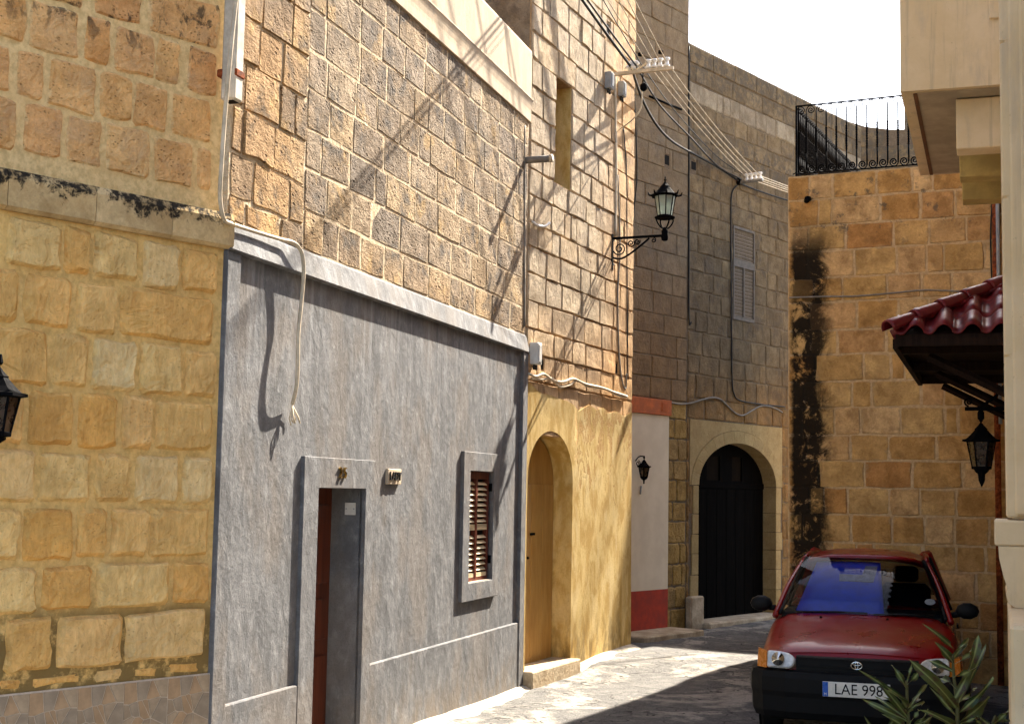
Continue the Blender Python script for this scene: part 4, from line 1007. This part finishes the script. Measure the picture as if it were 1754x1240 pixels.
def thick(label, tx, r1, mids, r2, rad):
    e_ = mast_end(tx, r1)
    pts = sag(e_, r1, .05, 8)+smoothpath([r1]+mids+[r2], 6)[1:]
    tag(MB().tube(pts, rad, 6).build('power_cable', M['black_cable'], smooth=True), label, 'cable', 'black power cables')
def between(px, py, f): # a point hanging in the street at fraction f of the way between both racks
    a, b = FC.pt(ua, za, .3), FG.pt(ub, zb2, .1); y = a.y+(b.y-a.y)*f; return at_depth(px, py, y)
thick('thick black power cable sagging deepest between the insulator racks', 1002, FC.pt(ua, za+.06, .22), [between(1100, 170, .25), between(1125, 215, .4), between(1155, 245, .55), between(1200, 270, .75), between(1235, 290, .9)], FG.pt(ub, zb2+.02, .04), .016)
thick('straighter black power cable just above the sagging one', 1011, FC.pt(ua, za+.07, .28), [between(1130, 180, .35), between(1185, 238, .62), between(1230, 285, .87)], FG.pt(ub, zb2+.05, .07), .011)
thick('thin dark wire passing below the white insulators', 1037, FC.pt(ua, za+.08, .34), [between(1140, 170, .4), between(1180, 218, .62), between(1230, 270, .88)], FG.pt(ub, zb2+.08, .15), .006)
loose('power_cable', 'black cable leaving the shaded rack behind the terrace house', 'cable', M['black_cable'], [FG.pt(ub, zb2, .03), FG.pt(ub+.8, zb2-.02, .06), FG.pt(ub+1.8, zb2-.0, .1), FG.pt(ub+3, zb2+.1, .1)], .012)
# boxes and conduits on the yellow house
def wbox(face, x0, y0, x1, y1, proud, mat, name, label, cat, wd_=.11):
    a = face.uz(x0, (y0+y1)/2, 0)[0]; zt3 = face.uz(x0, y0, proud*.5)[1]; zb3 = face.uz(x0, y1, proud*.5)[1]; b = a+wd_
    o = thing(name, label, cat, (*face.pt(0, 0)[:2], 0), face.rot())
    box('casing', mat, o, a, b, -proud, -.006, zb3, zt3, .008)
    box('lid', mat, o, a+.02, b-.02, -proud-.008, -proud+.002, zb3+.02, zt3-.02, .004)
    for k in (.25, .75): tube('gland', M['black_cable'], o, [(a+(b-a)*k, -proud*.5, zb3), (a+(b-a)*k, -proud*.5, zb3-.05)], .012)
    return o
wbox(FC, 1034, 117, 1047, 146, .09, M['grey_plastic'], 'junction_box', 'grey junction box left of the pale conduit, the one farther from the corner', 'box')
wbox(FC, 1057, 134, 1069, 160, .08, M['grey_plastic'], 'junction_box', 'grey junction box right of the pale conduit, nearest the stone corner', 'box')
wbox(FC, 905, 584, 919, 622, .1, M['white_plastic'], 'meter_box', 'small white meter box at the end of the grey cornice', 'box')
def wallrun(face, name, label, mat, pix, r, nn=.025, cat='cable', k=5, n_=6):
    return loose(name, label, cat, mat, [face.pt(*face.uz(x, y, nn), nn) for x, y in pix], r, None, n_, k)
wallrun(FC, 'conduit', 'pale vertical conduit from the insulator rack down to the street lamp', M['pale_cable'], [(1053, 130), (1054, 200), (1055, 290), (1054, 405)], .016, .018, 'conduit')
wallrun(FC, 'wall_cable', 'brown cable dropping along the stone corner beneath the street lamp', M['grey_cable'], [(1058, 300), (1062, 420), (1058, 500), (1060, 600), (1066, 655), (1072, 664), (1073, 640)], .010, .018)
wallrun(FC, 'wall_cable', 'thin dark cable down the very edge of the sunlit corner', M['black_cable'], [(1068, 220), (1073, 300), (1074, 450), (1075, 600), (1076, 650)], .007, .016)
wallrun(FC, 'wall_cable', 'upper of two pale cables draped above the yellow plaster', M['pale_cable'], [(906, 640), (918, 645), (932, 641), (948, 652), (965, 654), (982, 649), (1003, 658), (1030, 664), (1052, 672), (1074, 679)], .014, .04)
wallrun(FC, 'wall_cable', 'lower of two pale cables draped above the yellow plaster', M['pale_cable'], [(910, 648), (928, 650), (945, 648), (958, 662), (975, 660), (988, 652), (1008, 662), (1035, 666), (1055, 676), (1073, 681)], .012, .035)
wallrun(FC, 'wall_cable', 'white loop of cable on the stonework below the slit window', M['white_plastic'], [(912, 380), (920, 386), (932, 388), (941, 382)], .014, .035)
wallrun(FC, 'conduit', 'dark conduit running up the joint beside the grey house', M['grey_cable'], [(898, 215), (898, 300), (898, 420), (898, 560)], .012, .016, 'conduit')
# water spout pipe
pp = thing('drain_pipe', 'short brown pipe stub poking out above the grey house', 'pipe', FB.pt(-.12, FB.uz(893, 270)[1]), FB.rot())
tube('pipe', M['grey_cable'], pp, [(0, .05, 0), (0, -.26, .005)], .035, 12); tube('pipe_rim', M['pale_cable'], pp, [(0, -.25, .005), (0, -.275, .005)], .04, 12)
# G and E wall cables
wallrun(FG, 'wall_cable', 'wavy cable crossing above the arched door', M['grey_cable'], [(1143, 688), (1165, 692), (1185, 690), (1205, 684), (1222, 681), (1236, 685), (1248, 697), (1262, 709), (1274, 711), (1290, 702), (1305, 695), (1322, 697), (1340, 706)], .012)
wallrun(FG, 'wall_cable', 'black cable dropping beside the louvred shutter', M['black_cable'], [(1262, 318), (1253, 335), (1252, 400), (1253, 560), (1254, 650), (1258, 676), (1268, 686), (1300, 692), (1344, 697)], .010)
wallrun(FG, 'wall_cable', 'thin black cable hanging on the brown wall right of the corner', M['black_cable'], [(1086, 150), (1089, 220), (1091, 300), (1086, 360), (1082, 410)], .008)
wallrun(FG, 'wall_cable', 'dark cable in the vertical joint of the brown walls', M['black_cable'], [(1180, 80), (1180, 250), (1180, 420), (1180, 545), (1184, 552)], .012, .012)
# white downpipe and the loose cable on the grey house
dp = thing('white_downpipe', 'white downpipe with rusty clamp where tan and grey houses meet', 'pipe', FB.pt(-5.8, 0), FB.rot())
zp0 = FB.uz(397, 176, .07)[1]; xp = FB.uz(397, 120, .07)[0]+5.8
MB().box(xp-.05, xp+.05, -.12, -.03, zp0, 5.9).build('pipe', M['old_pipe'], dp, bevel=.012)
box('pipe_mouth', M['dark'], dp, xp-.035, xp+.035, -.105, -.045, zp0-.002, zp0+.003)
zc_ = FB.uz(397, 128, .07)[1]
MB().box(xp-.045, xp+.054, -.126, .0, zc_-.022, zc_+.022).build('clamp', M['rust'], dp, bevel=.006)
cb = [FB.pt(*FB.uz(x, y, nn), nn) for x, y, nn in ((409, -40, .16), (401, 30, .15), (393, 110, .15), (385, 200, .10), (379, 290, .08), (377, 340, .06), (383, 374, .05), (395, 383, .045), (440, 398, .04), (480, 410, .045), (498, 414, .05), (510, 422, .065), (518, 438, .075), (520, 470, .075), (516, 520, .07), (511, 570, .075), (510, 620, .08), (508, 660, .07), (501, 692, .03))]
loose('loose_cable', 'beige cable draped along the grey cornice, its cut end hanging down the wall', 'cable', M['pale_cable'], cb, .0125, None, 8)
fr = thing('frayed_end', 'frayed bare wire ends below the hanging beige cable', 'cable', FB.pt(*FB.uz(501, 694, .03), .03), FB.rot())
rng = random.Random(9)
for k in range(7):
    a = Vector((0, 0, 0)); b = Vector((rng.uniform(-.05, .04), rng.uniform(-.03, .02), -rng.uniform(.05, .1))); c_ = b+Vector((rng.uniform(-.02, .03), rng.uniform(-.01, .01), -rng.uniform(.02, .05)))
    tube('strand', M['pale_cable'], fr, [a, b, c_], .004, 4)

# ------------------------------------------------------------------ red hatchback
def thin_glass(name, tint, rough=.03, refl=1.0):
    n = NB(name); nt = n.nt; out = nt.nodes['Material Output']
    tr = n.node('ShaderNodeBsdfTransparent', {0: (*tint, 1)}); gl = n.node('ShaderNodeBsdfGlossy', {'Color': (refl, refl, refl, 1), 'Roughness': rough})
    fr_ = n.node('ShaderNodeFresnel', {'IOR': 1.5}); mx = n.node('ShaderNodeMixShader', {0: fr_.outputs[0], 1: tr.outputs[0], 2: gl.outputs[0]})
    nt.links.new(mx.outputs[0], out.inputs[0]); return n.m
n = NB('red_car_paint', .35, .25); v = n.gen(); f1 = n.noise(v, 3, 5, .6); f2 = n.noise(v, 60, 4, .7)
M['carred'] = n.done(n.mix(n.rng(f1, .35, .65), (.17, .0008, .0014), (.20, .001, .0016)), None, n.rng(f1, .3, .7, .24, .42), Coat_Weight=.25, Coat_Roughness=.06)
M['carblack'] = plain('black_bumper_plastic', (.006, .006, .0065), .6, .15, .3, 12)
M['screen'] = thin_glass('windscreen_glass', (.85, .87, .87), .02, .28); M['darkglass'] = thin_glass('side_glass', (.25, .27, .27))
M['lampglass'] = plain('headlamp_lens', (.62, .62, .60), .12, .6, .35, 16, Coat_Weight=.6)
M['amber'] = plain('amber_lens', (.62, .20, .02), .25, .5, .2, 12)
M['shade_blue'] = plain('blue_sunshade', (.005, .04, .55), .4, .5, .2, 8)
M['shade_grey'] = plain('grey_sunshade_print', (.20, .22, .30), .6, .3, .3, 20)
M['rubber'] = plain('tyre_rubber', (.018, .018, .018), .85, .2, .2, 30)
M['chrome'] = plain('chrome', (.75, .75, .72), .15, .6, .1, 30, Metallic=1.0)
M['plate'] = plain('number_plate_white', (.75, .74, .68), .35, .5, .1, 20)
M['eu'] = plain('plate_band_blue', (.01, .1, .5), .35, .5, .1, 20)
car = thing('parked_car', 'dark red hatchback parked nose-on in the shade, blue sunshade behind its windscreen', 'car', (2.61, 10.6, gz(2.6, 11.5)+.005), R(-16.2))
car.scale = (.93, 1, .985)
def sect(w, zb_, sh, ed, tp): return [(w*.75, zb_), (w*.95, zb_+.04), (w*.995, .40), (w, .56), (w*.985, (sh+.56)/2), (w*.955, sh), (w*.88, ed), (w*.5, tp), (0, tp+.012)]
ST = [(0.0, .70, .25, .62, .655, .668), (.07, .765, .22, .665, .70, .715), (.28, .80, .2, .70, .75, .77), (.6, .812, .2, .755, .81, .832), (.92, .818, .2, .80, .868, .89), (1.04, .82, .2, .82, .885, .905),
      (2.0, .82, .2, .84, .905, .92), (3.0, .81, .2, .86, .915, .93), (3.5, .79, .24, .85, .9, .92), (3.72, .74, .3, .76, .82, .84)]
m = MB(); vv = []; K = 17
for y, w, zb_, sh, ed, tp in ST:
    h = sect(w, zb_, sh, ed, tp); rowp = [(-a, y, b) for a, b in h]+[(a, y, b) for a, b in reversed(h[:-1])]; vv += rowp
ff = [(j*K+i, j*K+i+1, (j+1)*K+i+1, (j+1)*K+i) for j in range(len(ST)-1) for i in range(K-1)]+[tuple(range(K)), tuple((len(ST)-1)*K+i for i in range(K))]
ff += [(j*K, (j+1)*K, (j+1)*K+K-1, j*K+K-1) for j in range(len(ST)-1)]
bo = m.add(vv, ff).build('body', M['carred'], car, smooth=True)
md = bo.modifiers.new('round', 'SUBSURF'); md.levels = md.render_levels = 1
# bonnet panel, a little proud of the body with shut lines either side
m = MB(); vv = []; ys = [.035, .09, .28, .6, .92, 1.0]; xs = [-.66, -.63, -.42, -.2, 0, .2, .42, .63, .66]
def top_at(y, ax):
    for (y0, *a), (y1, *b) in zip(ST[:-1], ST[1:]):
        if y0 <= y <= y1:
            t = (y-y0)/(y1-y0); w, zb_, sh, ed, tp = [p+(q-p)*t for p, q in zip(a, b)]
            f = ax/(w*.88); return ed+(tp+.012-ed)*(1-f*f)
for y in ys:
    for x in xs:
        xx = x*(.95 if y < .05 else 1); vv.append((xx, y, top_at(y, abs(xx))+(.012 if abs(x) < .65 and y > .04 else -.004)))
W = len(xs)
m.add(vv, [(j*W+i, j*W+i+1, (j+1)*W+i+1, (j+1)*W+i) for j in range(len(ys)-1) for i in range(W-1)])
bn = m.build('bonnet', M['carred'], car, smooth=True); md = bn.modifiers.new('round', 'SUBSURF'); md.levels = md.render_levels = 1
for x in (-.34, .22): MB().lathe([(.012, 0), (.012, .01), (.004, .016)], 8).build('washer_jet', M['carblack'], bn, (x, .82, top_at(.82, abs(x))+.01))
# cabin
def P3(x, y, z): return Vector((x, y, z))
GB, GT = .735, .555
ZB, ZT = .895, 1.335
ax_ = lambda s: (P3(s*GB, 1.0, ZB), P3(s*GT, 1.70, ZT))
m = MB(); vv = []; nx = 9; ny = 7
for j in range(ny+1):
    t = j/ny; y = 1.68+t*1.6; zc = ZT+.012+.05*math.sin(math.pi*(.12+.72*t))
    for i in range(nx+1):
        f = -1+2*i/nx; w = GT+.012-(.02*t)
        vv.append((f*w, y-.05*(1-f*f)*(1-t), zc-.055*f**4-.012*f*f))
W = nx+1
m.add(vv, [(j*W+i, j*W+i+1, (j+1)*W+i+1, (j+1)*W+i) for j in range(ny) for i in range(nx)])
rf = m.build('roof', M['carred'], car, smooth=True, fix=False); md = rf.modifiers.new('thick', 'SOLIDIFY'); md.thickness = .035; md.offset = -1
for s in (-1, 1):
    a, b = ax_(s)
    tube('front_pillar', M['carred'], car, smoothpath([a+Vector((s*.012, -.03, -.02)), a.lerp(b, .5)+Vector((s*.01, -.006, .008)), b+Vector((s*.0, .02, -.022))]), [.028]*5+[.027]*5+[.026], 8)
    tube('screen_seal', M['carblack'], car, smoothpath([a+Vector((-s*.03, -.02, .0)), a.lerp(b, .5)+Vector((-s*.022, -.012, .012)), b+Vector((-s*.03, -.005, .0))]), .017, 6)
    tube('roof_rail', M['carred'], car, [b+Vector((s*.0, .0, -.018)), P3(s*.555, 2.4, 1.345), P3(s*.54, 3.25, 1.33)], .024, 8)
    tube('middle_pillar', M['carblack'], car, [P3(s*.755, 2.15, .88), P3(s*.565, 2.2, 1.34)], .035, 6)
    tube('rear_pillar', M['carred'], car, [P3(s*.735, 3.45, .88), P3(s*.545, 3.2, 1.34)], .07, 6)
    MB().add([P3(s*.745, 1.08, .885), P3(s*.755, 2.13, .89), P3(s*.565, 2.18, 1.335), P3(s*.56, 1.74, 1.33)], [(0, 1, 2, 3)]).build('side_window', M['darkglass'], car)
    MB().add([P3(s*.755, 2.17, .89), P3(s*.735, 3.4, .9), P3(s*.545, 3.17, 1.33), P3(s*.565, 2.22, 1.335)], [(0, 1, 2, 3)]).build('side_window', M['darkglass'], car)
    # mirror
    mi = MB().lathe([(.02, 0), (.075, .02), (.088, .06), (.08, .11), (.05, .13)], 10).build('wing_mirror', M['carblack'], car, (s*.885, 1.17, .965), (R(90), 0, 0), True)
    mi.scale = (1.15, .78, .8)
    tube('mirror_stalk', M['carblack'], car, [P3(s*.74, 1.16, .92), P3(s*.84, 1.14, .94)], .025, 6)
    box('door_handle', M['carblack'], car, min(s*.815, s*.832), max(s*.815, s*.832), 1.85, 2.0, .76, .79)
    # headlamp and indicator
    pts = [(-.115, -.01), (-.095, -.05), (-.06, -.063), (.112, -.063), (.116, .065), (.01, .063), (-.06, .052), (-.10, .03)]
    hl = MB().slab([(s*a_, b_) for a_, b_ in (pts if s > 0 else pts[::-1])], [], -.03, .08).build('headlight', M['lampglass'], car, (s*.592, -.012, .626), (R(-14), 0, R(9*s)), bevel=.012)
    MB().lathe([(.0, .0), (.03, .004), (.046, .014), (.052, .02)], 14).build('reflector', M['chrome'], hl, (s*.02, -.031, .0), (R(90), 0, 0), True)
    it = MB().add([P3(s*.716, -.012, .563), P3(s*.716, .01, .69), P3(s*.79, .085, .69), P3(s*.797, .07, .563), P3(s*.808, .24, .69), P3(s*.815, .22, .575), P3(s*.70, .2, .6)],
                  [(0, 1, 2, 3), (3, 2, 4, 5), (1, 6, 4, 2), (0, 3, 5, 6)]).build('indicator', M['amber'], car)
    it.modifiers.new('thick', 'SOLIDIFY').thickness = .012
    for yw in (.68, 3.02):
        wh = mkobj('wheel', MB().lathe([(.16, -.07), (.21, -.085), (.262, -.08), (.282, -.05), (.285, 0), (.282, .05), (.262, .08), (.21, .085), (.16, .07)], 28).mesh('wheel', True), M['rubber'], car, (s*.735, yw, .285), (0, R(90), 0))
        MB().lathe([(.02, .068*s), (.05, .075*s), (.1, .06*s), (.15, .078*s), (.165, .082*s), (.168, .06*s)], 20).build('rim', M['galv'], wh, smooth=True)
        MB().lathe([(.335, .0), (.34, .012), (.30, .014), (.29, .0)], 28, cap=False).build('wheel_arch', M['carblack'], car, (s*.808, yw, .285), (0, R(90*s), 0))
m = MB(); vv = []
for j in range(6):
    t = j/5
    for i in range(11):
        f = -1+2*i/10; w = (GB-.025)+((GT-.02)-(GB-.025))*t; y = 1.0+.70*t
        vv.append((f*w, y-.085*(1-f*f)-.02*math.sin(math.pi*t), ZB+.012+(ZT-ZB-.004)*t+.03*math.sin(math.pi*t)+.008*(1-f*f)))
m.add(vv, [(j*11+i, j*11+i+1, (j+1)*11+i+1, (j+1)*11+i) for j in range(5) for i in range(10)])
wsc = m.build('windscreen', M['screen'], car, smooth=True)
MB().add([P3(-.68, 3.5, .93), P3(.68, 3.5, .93), P3(.5, 3.27, 1.32), P3(-.5, 3.27, 1.32)], [(0, 1, 2, 3)]).build('rear_window', M['darkglass'], car)
box('dashboard', M['carblack'], car, -.70, .70, 1.02, 1.5, .80, .93, .03)
box('cabin_floor', M['dark'], car, -.7, .7, 1.1, 3.4, .6, .70)
for s in (-.36, .36):
    box('front_seat', M['carblack'], car, s-.23, s+.23, 2.0, 2.18, .7, 1.12, .05); box('headrest', M['carblack'], car, s-.12, s+.12, 2.06, 2.16, 1.13, 1.27, .03)
# folding sunshade behind the glass, covering two thirds of it
m = MB(); vv = []; nx = 16
def shade_pt(f, t, off=0.0):
    w = (GB-.06)+((GT-.05)-(GB-.06))*t; x = -w+(f*1.28)*w
    return (x, 1.06+.66*t-.07*(1-(x/w)**2)+.006*math.sin(f*40)+off, ZB+.03+(ZT-ZB-.05)*t)
for t in (0, .25, .5, .75, 1):
    for i in range(nx+1): vv.append(shade_pt(.12+.88*i/nx, t))
m.add(vv, [(j*(nx+1)+i, j*(nx+1)+i+1, (j+1)*(nx+1)+i+1, (j+1)*(nx+1)+i) for j in range(4) for i in range(nx)])
shd = m.build('sunshade', M['shade_blue'], car, smooth=True); shd.modifiers.new('thick', 'SOLIDIFY').thickness = .006
MB().add([shade_pt(f, t, -.012) for f, t in ((.49, .60), (.90, .60), (.96, .92), (.80, .92), (.76, .74), (.47, .74))], [(0, 1, 2, 3, 4, 5)]).build('shade_print', M['shade_grey'], shd).modifiers.new('thick', 'SOLIDIFY').thickness = .003
MB().lathe([(.0, .0), (.045, .0), (.045, .003), (0, .004)], 18).build('windscreen_sticker', M['plate'], wsc, (.575, 1.21, 1.02), (R(58), 0, 0)).scale = (1, .62, 1)
for x0, x1 in ((-.5, .05), (.1, .6)): tube('wiper', M['carblack'], car, [P3(x0, .955, .918), P3((x0+x1)/2, .935, .93), P3(x1, .965, .925)], .009, 5)
box('rear_view_mirror', M['carblack'], car, -.02, .2, 1.62, 1.66, 1.2, 1.26, .015)
# bumper, grille, plate, badge
def sweepfront(prof, plan, name, mat):
    m = MB(); k = len(prof); vv = []
    for i, (x, y) in enumerate(plan):
        t = Vector((plan[min(i+1, len(plan)-1)][0]-plan[max(i-1, 0)][0], plan[min(i+1, len(plan)-1)][1]-plan[max(i-1, 0)][1])).normalized(); nn = Vector((t.y, -t.x))
        for o_, z in prof: vv.append((x+nn.x*o_, y+nn.y*o_, z))
    m.add(vv, [(i*k+j, i*k+(j+1) % k, (i+1)*k+(j+1) % k, (i+1)*k+j) for i in range(len(plan)-1) for j in range(k)]+[tuple(range(k)), tuple((len(plan)-1)*k+j for j in range(k))])
    return m.build(name, mat, car, smooth=False)
plan = [(-.812, .52), (-.815, .25), (-.79, .1), (-.72, .02), (-.55, -.03), (-.28, -.055), (0, -.065), (.28, -.055), (.55, -.03), (.72, .02), (.79, .1), (.815, .25), (.812, .52)]
sweepfront([(-.02, .2), (.02, .2), (.045, .25), (.05, .36), (.06, .40), (.06, .50), (.045, .545), (.0, .556), (-.02, .556)], plan, 'front_bumper', M['carblack'])
sweepfront([(-.02, .557), (.028, .557), (.022, .66), (-.02, .665)], [(-.475, .012), (-.28, -.015), (0, -.022), (.28, -.015), (.475, .012)], 'grille', M['carblack'])
for z in (.585, .645): sweepfront([(.02, z), (.036, z+.002), (.036, z+.010), (.02, z+.012)], [(-.46, .012), (-.28, -.015), (0, -.022), (.28, -.015), (.46, .012)], 'grille_bar', M['carblack'])
bd = mkobj('badge', MB().tube([(.042*math.cos(a), 0, .028*math.sin(a)) for a in [2*math.pi*i/24 for i in range(25)]], .0042, 6).mesh('badge', True), M['chrome'], car, (0, -.062, .615))
MB().tube([(.012*math.cos(a), 0, .024*math.sin(a)) for a in [2*math.pi*i/20 for i in range(21)]], .0035, 5).build('badge_ring', M['chrome'], bd, (0, -.001, 0), smooth=True)
MB().tube([(.033*math.cos(a), 0, .013+.010*math.sin(a)) for a in [2*math.pi*i/20 for i in range(21)]], .0035, 5).build('badge_ring', M['chrome'], bd, (0, -.001, 0), smooth=True)
pt_ = box('number_plate', M['plate'], car, -.26, .26, -.140, -.128, .387, .497, .003)
box('plate_band', M['eu'], pt_, -.259, -.217, -.142, -.1405, .389, .495)
mkobj('plate_lettering', text_mesh('LAE 998', .112, .0008), M['dark'], pt_, (.018, -.1415, .442), (R(90), 0, 0)).scale = (.98, 1, 1)
mkobj('plate_letter', text_mesh('M', .028, .0006), M['plate'], pt_, (-.238, -.1425, .405), (R(90), 0, 0))
box('underside', M['dark'], car, -.7, .7, .15, 3.5, .16, .3)

# ------------------------------------------------------------------ pot plants at the lower right
n = NB('green_leaf', .5, .35); v = n.gen(); f1 = n.noise(v, 22, 5, .7); x, y, z = n.sep(v)
rib = n.rng(n.math('ABSOLUTE', x), .0, .004, 1, 0)
lc = n.ramp(n.rand(), [(0, (.018, .036, .005)), (.5, (.035, .05, .008)), (1, (.06, .068, .012))])
lc = n.mix(n.rng(n.noise(v, 34, 4, .8), .53, .6), lc, (.05, .022, .01)); lc = n.mix(rib, lc, (.2, .22, .07))
M['leaf'] = n.done(lc, n.bump(f1, .2, .004)); M['stem'] = plain('plant_stem', (.10, .09, .03), .7, .3)
M['clay'] = plain('terracotta_pot', (.32, .12, .05), .85, .2, .3, 20, .1); M['soil'] = plain('soil', (.03, .02, .012), .95, .1, .4, 60, .5)
def leaf(par, a, b, w, rng, org):
    a, b = Vector(a), Vector(b); d = b-a; L = d.length; t = d.normalized()
    sd_ = t.cross(Vector((rng.uniform(-.4, .4), -1, rng.uniform(-.2, .5)))).normalized(); nm = sd_.cross(t)
    k = 7; vv = []
    for i in range(k+1):
        s = i/k; ww = w*math.sin(math.pi*min(1, s*.93+.05))**.75*(1 if i < k else .05)
        wob = .012*math.sin(s*9+L*30)
        for f in (-1, -.5, 0, .5, 1): vv.append((f*ww*.5, s*L, abs(f)*ww*.22+.10*L*math.sin(math.pi*s)-.0+wob*f))
    m = MB().add(vv, [(i*5+j, i*5+j+1, (i+1)*5+j+1, (i+1)*5+j) for i in range(k) for j in range(4)]).mesh('leaf', True, False)
    o = mkobj('leaf', m, M['leaf'], par)
    o.matrix_local = Matrix.Translation(a-org)@Matrix((sd_, t, nm)).transposed().to_4x4()
rng = random.Random(17)
def plant(label, y, base, stems, leaves, group='potted plants below the cream sill', extra=22):
    bx, by = base; zg = gz(bx, by); org = Vector((bx, by, zg))
    o = thing('potted_plant', label, 'plant', org)
    pot = MB().lathe([(.11, 0), (.15, .22), (.17, .225), (.172, .27), (.15, .272), (.14, .24)], 20).build('pot', M['clay'], o, smooth=True)
    MB().lathe([(.14, .235), (.05, .25), (.0, .252)], 16).build('soil', M['soil'], pot)
    for st in stems:
        pts = [Vector((bx+rng.uniform(-.03, .03), by, zg+.24))]+[at_depth(px, py, y+dy) for px, py, dy in st]
        pts_ = smoothpath(pts, 4); k = len(pts_)
        tube('stem', M['stem'], o, [p-org for p in pts_], [.009-.005*i/k for i in range(k)], 6)
    for ax0, ay0, bx0, by0, wpx, dy0, dy1 in leaves:
        leaf(o, at_depth(ax0, ay0, y+dy0), at_depth(bx0, by0, y+dy1), wpx/2400*y*rng.uniform(.4, .62), rng, org)
    for q in range(extra):
        st = rng.choice(stems); i = rng.randrange(len(st)); px, py, dy = st[i]; py = min(py+rng.uniform(-30, 60), 1300); sgn = rng.choice((-1, 1)); ln = rng.uniform(30, 62)
        leaf(o, at_depth(px, py, y+dy), at_depth(px+sgn*ln*rng.uniform(.5, 1), py-ln*rng.uniform(.25, .9), y+dy+rng.uniform(-.12, .12)), rng.uniform(4, 10)/2400*y, rng, org)
    return o
plant('tall potted plant with broad green leaves, the one nearer the white pilaster', 4.6, (1.46, 4.62), [[(1639, 1300, 0), (1640, 1215, 0), (1634, 1160, .02), (1632, 1120, .02)], [(1672, 1330, .05), (1690, 1270, .05), (1705, 1225, .06)]],
      [(1638, 1212, 1556, 1128, 34, 0, -.06), (1636, 1195, 1676, 1086, 30, 0, .05), (1640, 1205, 1690, 1100, 22, .02, .10), (1640, 1222, 1702, 1160, 26, 0, -.05), (1642, 1236, 1694, 1192, 34, 0, .04),
       (1633, 1135, 1600, 1098, 20, .02, -.03), (1632, 1128, 1660, 1094, 18, .02, .08), (1634, 1150, 1590, 1130, 22, .02, .06), (1638, 1180, 1600, 1160, 20, .0, .1), (1640, 1250, 1580, 1215, 30, 0, -.08), (1636, 1240, 1668, 1300, 28, 0, -.1),
       (1700, 1240, 1728, 1215, 18, .05, .0), (1700, 1245, 1672, 1222, 20, .05, .1), (1704, 1230, 1735, 1238, 16, .06, .1), (1690, 1260, 1720, 1250, 22, .05, 0), (1640, 1290, 1600, 1260, 30, 0, .08), (1640, 1300, 1690, 1265, 30, 0, .06)])
plant('lower potted plant with narrow spotted leaves in front of the number plate', 4.75, (1.30, 4.8), [[(1556, 1320, 0), (1556, 1240, 0), (1554, 1200, .01), (1553, 1165, .02)], [(1520, 1320, .03), (1505, 1270, .04)]],
      [(1555, 1228, 1500, 1160, 22, 0, -.05), (1553, 1180, 1527, 1138, 16, .01, .0), (1554, 1200, 1470, 1146, 18, .01, -.06), (1556, 1235, 1476, 1196, 20, 0, .05), (1556, 1238, 1574, 1215, 8, 0, .0), (1553, 1168, 1562, 1136, 10, .02, .04),
       (1555, 1215, 1590, 1170, 16, 0, .08), (1556, 1250, 1510, 1222, 24, 0, -.04), (1556, 1255, 1600, 1222, 24, 0, .06), (1510, 1280, 1480, 1225, 20, .03, 0), (1508, 1275, 1535, 1225, 18, .03, .08), (1553, 1172, 1580, 1140, 12, .02, -.04)])
